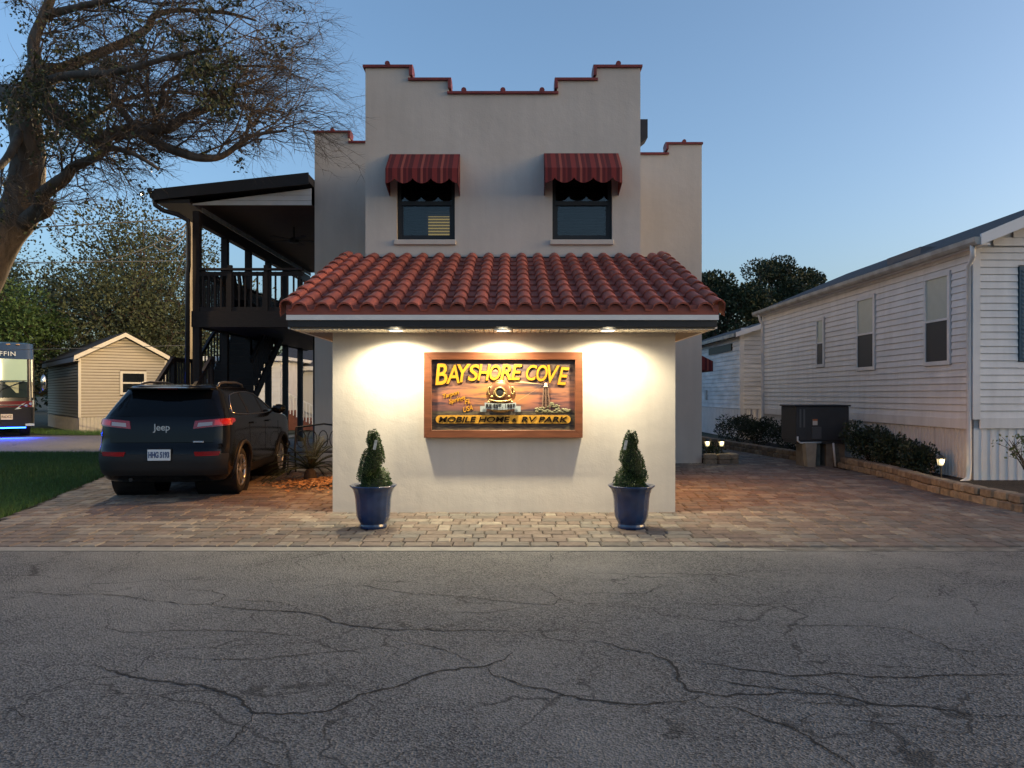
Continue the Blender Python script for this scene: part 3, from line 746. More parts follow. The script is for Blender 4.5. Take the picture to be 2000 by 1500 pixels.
# lighthouse in relief: skeletal tower, lantern, island, beam of light
LHM = mat('lighthouse_iron', (.13,.07,.045), .6)
lh = MB(); 
for x0,x1 in ((1059,1062.5),(1074,1069.5),(1066,1066)): lh.tube([sp_(x0,797,PY-.01), sp_(x1,757,PY-.01)], .009, 5)
for i in range(5):
    a = 797-i*8; w0 = 7.5-i*.9; w1 = 7.5-(i+1)*.9
    lh.tube([sp_(1066-w0,a,PY-.01), sp_(1066+w1,a-8,PY-.01)], .0055, 4); lh.tube([sp_(1066+w0,a,PY-.01), sp_(1066-w1,a-8,PY-.01)], .0055, 4)
lho = lh.build('lighthouse', LHM, sign)
c = sp_(1066,752); MB().lathe([(.0,.03),(.018,.02),(.02,-.012),(.028,-.014),(.028,-.022),(.016,-.026)], (c[0],PY-.012,c[2]), 10).build('lantern', mat('lantern_cream', (.6,.52,.38), .5), lho)
a, b1, b2 = sp_(1063,751,PY-.002), sp_(1003,742,PY-.002), sp_(1008,785,PY-.002)
BEAM = mat('painted_light_beam', (.50,.32,.16), .6)
MB().add([(a[0],PY-.003,a[2]),(b1[0],PY-.003,b1[2]),(sp_(1004,747)[0],PY-.003,sp_(1004,747)[2])], [(0,1,2)]).build('light_beam', BEAM, sign)
MB().add([(a[0],PY-.003,a[2]),(sp_(1015,780)[0],PY-.003,sp_(1015,780)[2]),(b2[0],PY-.003,b2[2])], [(0,1,2)]).build('light_beam', BEAM, sign)
ISL = mat('painted_island_green', (.07,.075,.035), .7, var=.6, vscale=60, col2=(.20,.17,.09)); ri = random.Random(4)
isl = MB()
for _ in range(46):
    u = ri.random(); px = 1045+u*68; top = 800-13*math.exp(-((px-1082)/13)**2)-4*math.exp(-((px-1062)/20)**2)
    py = ri.uniform(top, 804); c = sp_(px,py); s_ = ri.uniform(2.0,3.8)*k
    isl.ellipsoid((c[0],PY-.004,c[2]), (s_*1.3,.014,s_*.75), 7, 5)
isl.ellipsoid((sp_(1078,805)[0],PY,sp_(1078,805)[2]), (34*k,.010,2.4*k), 12, 6)
isl.build('island', ISL, sign)

# ------------------------------------------------------------------ PLANTERS with spiral topiary
BLUEG = mat('blue_glaze', (.010,.034,.11), .16, var=.35, vscale=7, coat=.6)
LEAF = mat('boxwood_leaf', (.045,.085,.02), .5, rand=.45, island=True)
def planter(x, y, seed, turn, label, tl, tagx):
    p = thing('planter_pot', label, 'planter', (x,y,.018), group='blue planters before the sign wall')
    prof = [(.0,.0),(.150,.0),(.155,.012),(.155,.04),(.147,.052),(.150,.06),(.165,.085),(.188,.14),(.196,.24),(.200,.33),(.212,.40),(.235,.455),(.262,.482),(.264,.492),(.256,.497),(.228,.490),(.210,.46),(.195,.42)]
    MB().lathe(prof, (x,y,.018), 72, flute=16, famp=.022).build('pot', BLUEG, p, smooth=True)
    MB().lathe([(0,.445),(.205,.44)], (x,y,.018), 24).build('soil', SOIL, p)
    t_ = thing('topiary', tl, 'shrub', (x,y,.45), group='spiral topiaries in blue pots')
    r = random.Random(seed); lf = MB(); hgt = .67
    MB().tube([(x,y,.44),(x+.01,y,.8),(x-.01,y,1.05)], [.016,.012,.008], 6).build('stem', mat('brown_bark', (.07,.05,.035), .9), t_)
    def rad(tt, ph):
        R0 = .168*(1-tt)**.85+.04
        g = math.cos(ph - turn - tt*2*math.pi*1.55*(1 if tagx > 0 else -1))
        return R0*(1 - (.60 if tagx > 0 else .42)*max(0, g-.35)/.65*min(1,(tt+.05)*4)) , R0
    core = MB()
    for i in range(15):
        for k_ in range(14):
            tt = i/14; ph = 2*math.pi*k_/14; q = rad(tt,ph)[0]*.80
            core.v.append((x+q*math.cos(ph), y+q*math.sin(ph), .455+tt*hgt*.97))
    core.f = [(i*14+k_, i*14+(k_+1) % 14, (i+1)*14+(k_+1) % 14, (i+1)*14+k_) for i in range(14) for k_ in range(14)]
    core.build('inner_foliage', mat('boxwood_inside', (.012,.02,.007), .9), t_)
    for _ in range(6500):
        tt = 1-math.sqrt(r.random()) if r.random() < .55 else r.random(); ph = r.uniform(0, 6.283)
        q, R0 = rad(tt,ph); q *= r.uniform(.80,1.05)
        c = Vector((x+q*math.cos(ph), y+q*math.sin(ph), .46+tt*hgt+r.uniform(-.015,.02)))
        d = Vector((math.cos(ph)+r.uniform(-.7,.7), math.sin(ph)+r.uniform(-.7,.7), r.uniform(-.2,1.0))).normalized()
        sd_ = d.cross(Vector((r.uniform(-1,1),r.uniform(-1,1),r.uniform(-1,1)))).normalized(); L = r.uniform(.012,.022); W = L*.38
        lf.add([c, c+d*L*.5+sd_*W, c+d*L, c+d*L*.5-sd_*W], [(0,1,2,3)])
    lo = lf.build('foliage', LEAF, t_); lo['kind'] = 'stuff'
    tg = Matrix.Translation((x+tagx, y-.13, .98)) @ Matrix.Rotation(R(12), 4, 'Y')
    m_ = MB().box(-.016,.016,-.001,.001,-.055,.055); me = m_.data('plant_tag'); me.transform(tg); me.transform(Matrix.Translation(-t_.location))
    link('plant_tag', me, mat('plant_tag_card', (.55,.55,.52), .6, col2=(.35,.36,.33), vscale=30), t_)
planter(-1.60, 8.86, 1, 2.6, 'blue glazed fluted pot left of the sign', 'clipped spiral boxwood with a notch in its left side', .045)
planter(1.372, 8.84, 2, .5, 'blue glazed fluted pot right of the sign', 'smooth cone-like spiral boxwood in the right-hand blue pot', -.085)

# ------------------------------------------------------------------ COVERED DECK (left)
DX0, DX1, DY0, DY1 = -7.0, -4.43, 17.0, 26.4
deck = thing('covered_deck', 'dark brown two-level timber deck with lean-to roof on the building\'s left flank', 'deck', (-5.7,17,0))
# posts
for i in range(6):
    y = DY0+.08+i*1.66
    MB().box(DX0-.075, DX0+.075, y-.075, y+.075, 0, 5.36).build('post', DARKW, deck)
for y in (19.5, 23.5): MB().tube([(-5.0,y,0),(-5.0,y,3.05)], .055, 8).build('steel_post', DARKM, deck)
MB().box(DX0-.09, DX1, DY0-.02, DY0+.06, 3.05, 3.40).build('rim_board', DARKW, deck)
MB().box(DX0-.09, DX0-.03, DY0+.06, DY1, 3.05, 3.40).build('rim_board', DARKW, deck)
fl = MB().box(DX0, DX1, DY0+.06, DY1, 3.08, 3.30).build('deck_frame', DARKW, deck)
bme = MB().box(-.067,.067,0,DY1-DY0-.08,0,.03).data('deck_board')
for i in range(18): piece('deck_board', bme, DARKW, fl, (DX0+.08+i*.142, DY0+.07, 3.302))
# beams and roof
MB().box(DX0-.07, DX0+.07, DY0, DY1, 5.36, 5.62).build('beam', DARKW, deck)
wb = mat('weathered_white_and_lit_board', (.45,.43,.40), .7, var=.25)
MB().box(DX0+.072, DX0+.09, DY0+.16, DY1, 5.63, 5.73).build('trim_board', wb, deck)
MB().prism([(DX0-.05,5.735),(DX1,5.735),(DX1,6.10),(DX0-.05,5.765)], 'y', DY0-.06, DY0-.03).build('gable_siding', WHITEP, deck)
for z in (5.83, 5.95): MB().box(DX0+ (z-5.76)/.34*2.5, DX1, DY0-.066, DY0-.058, z, z+.006).build('siding_joint', wb, deck)
MB().box(DX0-.06, DX1, DY0-.02, DY1, 5.745, 5.765).build('ceiling', mat('brown_ceiling', (.09,.045,.03), .7, var=.2), deck)
rx0 = -7.78
rf = MB().prism([(rx0,5.84),(DX1,6.19),(DX1,6.36),(rx0,6.00)], 'y', DY0-.25, DY1+.2).build('roof', mat('dark_roof_sheet', (.03,.028,.028), .6), deck)
MB().prism([(rx0-.02,5.79),(DX1,6.14),(DX1,6.39),(rx0-.02,6.03)], 'y', DY0-.29, DY0-.25).build('fascia', DARKM, deck)
MB().box(rx0, DX0-.05, DY0-.2, DY1, 5.74, 5.83).build('eave_soffit', DARKM, deck)
MB().box(rx0-.12, rx0, DY0-.27, DY1+.2, 5.86, 6.00).build('gutter', DARKM, deck)
MB().tube([(rx0-.04,16.78,5.86),(rx0-.02,16.78,5.70),(rx0+.15,16.8,5.58),(rx0+.45,16.85,5.50),(DX0-.12,16.88,5.38),(DX0-.12,16.9,5.2),(DX0-.12,16.9,4.4),(DX0-.14,16.9,4.2),(DX0-.14,16.9,.2)], .05, 8).build('downspout', DARKM, deck, smooth=True)
# ceiling fan
fan = MB().tube([(-5.45,19.2,5.745),(-5.45,19.2,5.45)], .02, 6).build('fan_rod', DARKM, deck)
MB().lathe([(0,.0),(.12,.02),(.14,.08),(.08,.14),(0,.15)], (-5.45,19.2,5.33), 14).build('motor', DARKM, fan)
for a in range(5):
    th = a*2*math.pi/5+.3; c_, s_ = math.cos(th), math.sin(th)
    MB().bar((-5.45+c_*.14,19.2+s_*.14,5.41), (-5.45+c_*.66,19.2+s_*.66,5.41), .13, .012).build('fan_blade', DARKW, fan)
# railings
def railing(p0, p1, z0, posts=(), nb=20, side='x'):
    p0 = Vector(p0); p1 = Vector(p1)
    MB().bar((p0.x,p0.y,p0.z+1.0),(p1.x,p1.y,p1.z+1.0), .13, .045).build('top_rail', DARKW, deck)
    MB().bar((p0.x,p0.y,p0.z+.90),(p1.x,p1.y,p1.z+.90), .04, .09).build('rail', DARKW, deck)
    MB().bar((p0.x,p0.y,p0.z+.12),(p1.x,p1.y,p1.z+.12), .04, .09).build('rail', DARKW, deck)
    me = MB().box(-.018,.018,-.018,.018,.05,.95).data('baluster')
    for i in range(nb):
        q = p0.lerp(p1, (i+.5)/nb); piece('baluster', me, DARKW, deck, q)
railing((DX0+.08,DY0+.03,3.33),(-4.64,DY0+.03,3.33),0,nb=17)
for x in (-6.25,-5.45): MB().box(x-.045,x+.045,DY0-.015,DY0+.075,3.40,4.42).build('rail_post', DARKW, deck)
for i in range(5):
    y0 = DY0+.08+i*1.66; railing((DX0,y0+.1,3.33),(DX0,y0+1.56,3.33),0,nb=11)
# deck furniture seen through the railing
ch = thing('deck_chair', 'dark wooden lounge chair behind the upper deck railing', 'chair', (-6.3,17.9,3.335))
for sx in (-.28,.28):
    MB().bar((-6.3+sx,17.6,3.335),(-6.3+sx,17.6,3.95),.06).build('leg', DARKW, ch); MB().bar((-6.3+sx,18.25,3.335),(-6.3+sx,18.25,3.80),.06).build('leg', DARKW, ch)
    MB().bar((-6.3+sx,17.52,3.96),(-6.3+sx,18.3,3.94),.11,.03).build('armrest', DARKW, ch)
MB().prism([(17.55,3.72),(18.2,3.62),(18.2,3.66),(17.55,3.76)],'x',-6.56,-6.04).build('seat', DARKW, ch)
for i in range(5): MB().bar((-6.52+i*.11,17.62,3.72),(-6.52+i*.11,17.40,4.28),.085,.02).build('back_slat', DARKW, ch)
# stair: landing, upper flight, lower flight
STW = DARKW
MB().box(-7.95,-6.45,17.7,18.95,1.36,1.44).build('stair_landing', STW, deck)
for x in (-7.85,-6.55):
    for y in (17.75,18.9): MB().box(x-.05,x+.05,y-.05,y+.05,0,1.36).build('landing_post', STW, deck)
for x, m in ((-7.75, wb), (-6.42, STW)):  # left stringer coloured pale in place of floodlight falling on its face
    MB().prism([(18.9,1.15),(18.9,1.44),(21.5,3.40),(21.5,3.08)], 'x', x-.025, x+.025).build('stringer', m, deck)
for i in range(10):
    y = 18.95+i*.26; MB().box(-7.72,-6.45,y,y+.28,1.44+i*.193+.15,1.44+i*.193+.19).build('tread', STW, deck)
for i in range(10):
    y = 18.95+i*.26; MB().box(-7.71,-6.46,y+.255,y+.275,1.44+i*.193+.191,1.44+i*.193+.34).build('riser', STW, deck)
for x in (-7.75,-6.42):
    MB().bar((x,18.9,2.38),(x,21.5,4.30),.06,.09).build('stair_rail', STW, deck)
    for i in range(13):
        y = 19.0+i*.2; z = 1.44+(y-18.9)*.754; MB().box(x-.016,x+.016,y-.016,y+.016,z,z+.9).build('baluster', STW, deck)
for i in range(7):          # lower flight comes down towards the driveway
    y = 17.68-i*.23; MB().box(-7.80,-6.98,y-.25,y,1.19-i*.17,1.23-i*.17).build('tread', STW, deck)
    MB().box(-7.79,-6.99,y-.018,y-.003,1.232-i*.17,1.36-i*.17).build('riser', STW, deck)
for x in (-7.83,-6.95):
    MB().prism([(17.69,1.05),(17.69,1.34),(16.0,.09),(16.0,-.02),(16.25,-.02)], 'x', x-.025, x+.025).build('stringer', STW, deck)
    MB().bar((x,17.70,2.37),(x,16.05,1.15),.07,.10).build('stair_rail', STW, deck)
    MB().box(x-.05,x+.05,16.0,16.1,0,1.22).build('newel_post', STW, deck); MB().box(x-.05,x+.05,17.69,17.79,0,2.44).build('landing_post', STW, deck)
    for i in range(10):
        y = 17.58-i*.15; zt = 2.37-(17.70-y)*.739; MB().box(x-.018,x+.018,y-.018,y+.018,zt-.92,zt).build('baluster', STW, deck)
MB().bar((-7.83,17.78,2.37),(-7.83,18.9,2.37),.07,.10).build('stair_rail', STW, deck)
for i in range(7): MB().box(-7.848,-7.812,17.9+i*.14,17.936+i*.14,1.44,2.37).build('baluster', STW, deck)
# corner floodlight on the eave
fl_ = thing('flood_light', 'lit twin-head floodlight on the deck roof\'s outer corner', 'lamp', (rx0-.10,16.70,5.98))
MB().box(rx0-.14,rx0-.06,16.66,16.74,5.96,6.04).build('bracket', DARKM, fl_)
FLL = mat('flood_lens', (1,1,1), .4, emit=(1,.85,.55), estr=12)
for tgt, pw, an in (((-17,32.5,1.8), 1900, 75), ((-6.2,8.5,0), 250, 160)):
    c = Vector((rx0-.24,16.68,5.95)); d = (Vector(tgt)-c).normalized(); c = c + d*.02
    MB().tube([c-d*.02, c+d*.07], [.035,.05], 10).build('lamp_head', DARKM, fl_); MB().tube([c+d*.071, c+d*.078], .026, 10).build('lens', FLL, fl_)
    spot('flood_beam', tuple(c+d*.10), tgt, pw, (1.0,.74,.42), an, 1.0, .04, fl_)

# ------------------------------------------------------------------ SUV
def suv():
    car = thing('parked_suv', 'black SUV parked on the paver driveway with its rear to the road', 'car', (-5.24,13.36,.018), R(4.2))
    PAINT = mat('black_car_paint', (.004,.0045,.006), .16, coat=.18, spec=.22); CLAD = mat('black_plastic_cladding', (.011,.011,.012), .55)
    GL = mat('tinted_car_glass', (.004,.0045,.005), .04, spec=.22)
    # horizontal slices: z, rear y, front y, half width, rear corner radius, front corner radius   (local: -y = rear)
    SLI = [(.24,-2.02,2.05,.78,.20,.30),(.30,-2.18,2.18,.86,.30,.45),(.42,-2.28,2.27,.905,.36,.55),(.58,-2.31,2.31,.925,.38,.62),(.70,-2.305,2.31,.93,.38,.62),
           (.735,-2.27,2.30,.93,.36,.62),(.78,-2.235,2.29,.93,.34,.62),(.92,-2.215,2.25,.925,.33,.60),(.99,-2.20,2.20,.92,.32,.58),(1.03,-2.19,2.00,.912,.32,.55),
           (1.07,-2.175,1.62,.90,.31,.5),(1.10,-2.16,1.25,.885,.31,.45),(1.13,-2.14,1.02,.87,.30,.40),(1.20,-2.095,.88,.845,.29,.34),(1.30,-2.02,.70,.805,.28,.30),
           (1.40,-1.945,.50,.765,.27,.28),(1.50,-1.87,.26,.72,.26,.26),(1.56,-1.84,.08,.685,.24,.25),(1.60,-1.86,-.08,.655,.22,.25),(1.63,-1.84,-.25,.61,.22,.25),(1.655,-1.70,-.45,.52,.22,.22),(1.668,-1.35,-.7,.33,.2,.2)]
    def zm(z):
        return z if z <= .6 else .6+(z-.6)*.57/.45 if z <= 1.05 else 1.17+(z-1.05)*.525/.618
    SLI = [(zm(q[0]),)+q[1:] for q in SLI]
    def interp(z):
        if z <= SLI[0][0]: return SLI[0][1:]
        for a, b in zip(SLI[:-1], SLI[1:]):
            if a[0] <= z <= b[0]:
                f = (z-a[0])/(b[0]-a[0]); return tuple(a[i]+(b[i]-a[i])*f for i in range(1,6))
        return SLI[-1][1:]
    def half(z, sl=None):
        yr,yf,w_,r1,r2 = sl or interp(z); P = []
        for i in range(5): P.append((w_-r1)*i/5.0 and ((w_-r1)*i/5.0, yr) or (0, yr))
        for i in range(9):
            a = math.pi/2*i/8; P.append((w_-r1+r1*math.sin(a), yr+r1*(1-math.cos(a))*.62))
        ys = yr+r1*.62; ye = yf-r2*.8
        for i in range(1,16): P.append((w_, ys+(ye-ys)*i/16))
        for i in range(9):
            a = math.pi/2*i/8; P.append((w_-r2+r2*math.cos(a), ye+r2*.8*math.sin(a)))
        for i in range(1,5): P.append(((w_-r2)*(1-i/5.0), yf))
        P.append((0,yf)); return P
    b = MB(); zs = []
    for a, c in zip(SLI[:-1], SLI[1:]):
        n_ = 2 if c[0]-a[0] > .05 else 1
        for i in range(n_): zs.append(a[0]+(c[0]-a[0])*i/n_)
    zs.append(SLI[-1][0]); L = None
    for z in zs:
        h_ = half(z); ring_ = h_ + [(-x,y) for x,y in reversed(h_[1:-1])]; L = len(ring_)
        b.v += [(x,y,z) for x,y in ring_]
    for i in range(len(zs)-1):
        for k_ in range(L): b.f.append((i*L+k_, i*L+(k_+1)%L, (i+1)*L+(k_+1)%L, (i+1)*L+k_))
    b.f.append(tuple(range(L-1,-1,-1))); e = (len(zs)-1)*L; b.f.append(tuple(e+k_ for k_ in range(L)))
    body = b.build('body', PAINT, car, local=True)
    bmx = bmesh.new(); bmx.from_mesh(body.data); bmesh.ops.recalc_face_normals(bmx, faces=bmx.faces); bmx.to_mesh(body.data); bmx.free()
    # wheel wells
    for wy in (-1.35,1.35):
        cu = MB().tube([(-1.2,wy,.36),(1.2,wy,.36)], .415, 28).build('cutter', None, None)
        inner = cu; md = body.modifiers.new('w','BOOLEAN'); md.operation = 'DIFFERENCE'; md.solver = 'EXACT'; md.object = cu
        cu.parent = car; 
        dg = bpy.context.evaluated_depsgraph_get(); dg.update(); me = bpy.data.meshes.new_from_object(body.evaluated_get(dg)); body.modifiers.clear()
        body.data = me; bpy.data.objects.remove(cu)
    me = body.data
    me.polygons.foreach_set('use_smooth', [True]*len(me.polygons)); me.set_sharp_from_angle(angle=R(38))
    MB().box(-.55,.55,-1.9,1.9,.26,.75).build('underbody', BLACK, car, local=True)
    # surface samplers
    def rear_pt(x, z, off=0.006):
        z = zm(z)
        yr,yf,w_,r1,r2 = interp(z); ax = abs(x); s_ = 1 if x >= 0 else -1
        if ax <= w_-r1: return (x, yr-off, z)
        a = math.asin(min(1,(ax-(w_-r1))/r1)); return (s_*(ax+off*math.sin(a)), yr+r1*(1-math.cos(a))*.62-off*math.cos(a), z)
    def side_pt(y, z, off=0.006, s_=1, raw=False):
        if not raw: z = zm(z)
        yr,yf,w_,r1,r2 = interp(z); ys = yr+r1*.62; ye = yf-r2*.8
        if y < ys: c = min(1,(ys-y)/(r1*.62)); x = w_-r1+r1*math.sqrt(max(0,1-c*c))
        elif y > ye: c = min(1,(y-ye)/(r2*.8)); x = w_-r2+r2*math.sqrt(max(0,1-c*c))
        else: x = w_
        return (s_*(x+off), y, z)
    def patch(name, outline, fn, m, parent=None, thick=.006, nu=12):
        """outline = (bottom list, top list) of (a,z) with equal length -> skin between, nv rows"""
        bo, to = outline; nv = 7; N = len(bo); b = MB(); 
        for off in (thick, -.01):
            for j in range(nv+1):
                for i in range(N):
                    f = j/nv; a = bo[i][0]+(to[i][0]-bo[i][0])*f; z = bo[i][1]+(to[i][1]-bo[i][1])*f
                    b.v.append(fn(a, z, off))
        M_ = (nv+1)*N
        for j in range(nv):
            for i in range(N-1): b.f.append((j*N+i, j*N+i+1, (j+1)*N+i+1, (j+1)*N+i))
        ed = [i for i in range(N)] + [j*N+N-1 for j in range(1,nv+1)] + [nv*N+i for i in range(N-2,-1,-1)] + [j*N for j in range(nv-1,0,-1)]
        for a_, c_ in zip(ed, ed[1:]+ed[:1]): b.f.append((c_, a_, a_+M_, c_+M_))
        o = b.build(name, m, parent or car, smooth=True, local=True, angle=40)
        bm = bmesh.new(); bm.from_mesh(o.data); bmesh.ops.recalc_face_normals(bm, faces=bm.faces); bm.to_mesh(o.data); bm.free()
        return o
    def lin(p0, p1, n_): return [(p0[0]+(p1[0]-p0[0])*i/n_, p0[1]+(p1[1]-p0[1])*i/n_) for i in range(n_+1)]
    # rear glass wraps slightly round the corners
    N = 16
    tail = patch('tailgate', (lin((-.72,.79),(.72,.79),N), lin((-.76,1.10),(.76,1.10),N)), rear_pt, PAINT, thick=.012)
    patch('rear_window', ([(-.78+1.56*i/N, 1.10+.02*abs(2*i/N-1)**3) for i in range(N+1)], [(-.60+1.20*i/N, 1.54-.05*abs(2*i/N-1)**4) for i in range(N+1)]), rear_pt, GL)
    sp = MB(); 
    for i in range(N+1):
        x = -.60+1.2*i/N; yb = 0.05*(abs(x)/.6)**2
        sp.v += [(x,-1.80+yb,1.585),(x,-2.00+yb,1.61),(x,-2.00+yb,1.632),(x,-1.72+yb,1.678-.02*(x/.6)**2)]
    sp.f = [(4*i+j,4*i+(j+1)%4,4*i+4+(j+1)%4,4*i+4+j) for i in range(N) for j in range(4)] + [(0,1,2,3),(4*N+3,4*N+2,4*N+1,4*N)]
    sp.build('spoiler', PAINT, car, local=True, smooth=True, angle=35)
    MB().box(-.14,.14,-2.008,-1.99,1.613,1.628).build('brake_light', mat('dark_red_lens', (.10,.004,.006), .15, coat=.8), car, local=True)
    MB().tube([(0.12,-2.00,1.36),(-.35,-2.06,1.28)], .009, 6).build('wiper', BLACK, car, local=True)
    # bumper cladding, lower
    patch('bumper_cladding', (lin((-.88,.36),(.88,.36),24), lin((-.915,.66),(.915,.66),24)), rear_pt, CLAD, thick=.014)
    RED = mat('red_lens', (.32,.008,.012), .12, coat=1.0); CLR = mat('clear_lens', (.42,.36,.36), .12, coat=1.0)
    REDB = mat('red_lens_bright', (.55,.015,.015), .15, coat=1.0, emit=(1,.03,.02), estr=.02)
    for s_ in (-1,1):
        q = lambda x,z,o,s_=s_: rear_pt(s_*x,z,o)
        tl = patch('tail_light', (lin((.44,.945),(.9199,.985),12), lin((.46,1.035),(.905,1.075),12)), q, RED, thick=.022)
        patch('reverse_lens', (lin((.50,.968),(.70,.985),6), lin((.51,1.012),(.70,1.025),6)), q, CLR, tl, thick=.027)
        patch('brake_lens', (lin((.725,.985),(.90,.998),6), lin((.725,1.04),(.89,1.062),6)), q, REDB, tl, thick=.026)
        qs = lambda y,z,o,s_=s_: side_pt(y,z,o,s_)
        patch('tail_light_side', (lin((-2.02,.995),(-1.80,1.03),5), lin((-2.01,1.075),(-1.84,1.065),5)), qs, RED, tl, thick=.018)
        patch('reflector', (lin((.50,.635),(.80,.64),8), lin((.48,.685),(.82,.69),8)), q, RED, thick=.02)
        # side glass with bright trim round it
        sb = [(-1.78,1.16),(-1.55,1.13),(-1.2,1.115),(-.8,1.11),(-.3,1.11),(.2,1.115),(.55,1.13),(.80,1.15)]
        st = [(-1.64,1.36),(-1.48,1.47),(-1.2,1.51),(-.8,1.535),(-.4,1.535),(-.05,1.50),(.25,1.38),(.66,1.19)]
        patch('side_window', (sb, st), qs, GL, thick=.005)
        loop = sb + st[::-1]; P = [qs(a,z,.008) for a,z in loop]; P.append(P[0])
        MB().tube(P, .008, 5).build('window_trim', mat('satin_chrome', (.45,.45,.45), .3, metal=1.0), car, local=True, smooth=True)
        for y0, y1 in ((-.93,-.87),(-.02,.04)): patch('pillar', ([(y0,1.112),(y1,1.112)], [(y0-.03,1.53),(y1-.03,1.50)]), qs, BLACK, thick=.008)
        # door seams, handles, cladding
        for yd in (-.98,.02,.98):
            P = [qs(yd+(.0 if z_ < .9 else -.03*(z_-.9)),z_,.001) for z_ in (.38,.6,.8,.95,1.1)]; MB().tube(P, .005, 4).build('door_seam', BLACK, car, local=True)
        for yd in (-.80,.20): a = qs(yd-.1,.98,.03); c = qs(yd+.1,.98,.03); MB().bar(a, c, .025, .03).build('door_handle', PAINT, car, local=True, bevel=.006)
        patch('side_cladding', (lin((-.92,.27),(.92,.27),8), lin((-.92,.42),(.92,.42),8)), qs, CLAD, thick=.012)
        for wy in (-1.35,1.35):     # arch lips
            P = []
            for i in range(15):
                a = math.pi*(-.06+1.12*i/14); y_ = wy+.445*math.cos(a); z_ = .36+.445*math.sin(a); P.append(side_pt(y_, max(.26,z_), .006, s_, True))
            MB().tube(P, .032, 6).build('arch_cladding', CLAD, car, local=True, smooth=True)
            MB().tube([(s_*.30,wy,.36),(s_*.92,wy,.36)], .412, 24, cap=False).build('wheel_well', BLACK, car, local=True)
        # mirror
        mir = MB().ellipsoid((s_*1.02,.62,1.28), (.13,.075,.085), 12, 8).build('mirror', PAINT, car, local=True, smooth=True)
        MB().bar((s_*.84,.64,1.23),(s_*.98,.63,1.25),.05,.04).build('mirror_arm', BLACK, mir, local=True)
        # roof rail
        MB().tube([(s_*.58,-1.56,1.63),(s_*.58,-1.44,1.71),(s_*.58,-1.2,1.73),(s_*.58,-.5,1.732),(s_*.57,-.18,1.70),(s_*.56,-.06,1.62)], .020, 8).build('roof_rail', mat('grey_rail', (.10,.10,.105), .4, metal=.6), car, local=True, smooth=True)
    # wheels
    TY_ = mat('tyre_rubber', (.012,.012,.012), .85, bump=.2, bscale=80); RIM = mat('alloy_rim', (.62,.60,.57), .28, metal=.9)
    for s_ in (-1,1):
        for wy in (-1.35,1.35):
            def tr(b_):    # lathe built about z then laid on its side
                b_.v = [(s_*(v[2]), wy+v[0], .355+v[1]) for v in b_.v]; return b_
            wb_ = tr(MB().lathe([(.235,.66),(.245,.88),(.262,.893),(.30,.895),(.338,.885),(.352,.868),(.355,.80),(.352,.70),(.335,.675),(.30,.665),(.235,.66)], n=40)).build('wheel', TY_, car, local=True, smooth=True, angle=40)
            tr(MB().lathe([(.0,.79),(.20,.79),(.222,.83),(.232,.885),(.245,.89),(.247,.87)], n=40)).build('rim_barrel', mat('dark_barrel', (.05,.05,.05), .5, metal=.6), wb_, local=True, smooth=True, angle=40)
            tr(MB().lathe([(.226,.865),(.228,.892),(.243,.896),(.248,.885)], n=40)).build('rim_ring', RIM, wb_, local=True, smooth=True)
            sp5 = MB()
            for i in range(5):
                for dd in (-.17,.17):
                    a = 2*math.pi*i/5+.3; p0 = (.045*math.cos(a+dd*2), .045*math.sin(a+dd*2), .868); p1 = (.232*math.cos(a+dd), .232*math.sin(a+dd), .885)
                    sp5.bar(p0, p1, .030, .02, up=(0,0,1))
            tr(sp5).build('rim_spokes', RIM, wb_, local=True)
            tr(MB().lathe([(.0,.888),(.05,.886),(.06,.87)], n=16)).build('hub_cap', RIM, wb_, local=True, smooth=True)
    # plate, badges, exhaust
    pl = MB().box(-.16,.16,-2.345,-2.335,.585,.745).build('licence_plate', mat('plate_white', (.62,.66,.70), .5), car, local=True, bevel=.003)
    me = text_mesh('HHG 5193', .108, .002, offset=.004, spacing=.98); stand_text(me, Matrix.Translation((0,-2.347,.664)) @ Matrix.Diagonal((.62,1,1.05,1))); link('plate_number', me, mat('plate_blue', (.03,.06,.16), .5), pl)
    MB().box(-.17,.17,-2.337,-2.30,.575,.755).build('plate_holder', BLACK, car, local=True)
    CHR = mat('bright_badge', (.75,.76,.78), .25, metal=.7, emit=None)
    me = text_mesh('Jeep', .135, .004, offset=.002); yb = rear_pt(0,.96,.018)[1]; stand_text(me, Matrix.Translation((.0,yb-.004,1.055))); link('badge', me, CHR, car)
    pill_ = MB(); c = rear_pt(.52,.80,.018); pill_.box(c[0]-.075,c[0]+.075,c[1]-.003,c[1]+.01,.835,.86); pill_.build('model_badge', CHR, car, local=True, bevel=.004)
    MB().tube([(-.45,-2.20,.30),(-.45,-2.0,.30)], .03, 10).build('exhaust', mat('steel', (.06,.06,.06), .5, metal=1.0), car, local=True)
    MB().tube([(.0,-1.35,1.66),(.02,-1.50,1.80)], .004, 5).build('antenna', BLACK, car, local=True)
    MB().ellipsoid((0,-1.33,1.665),(.035,.08,.03),10,6).build('antenna_base', PAINT, car, local=True)
suv()

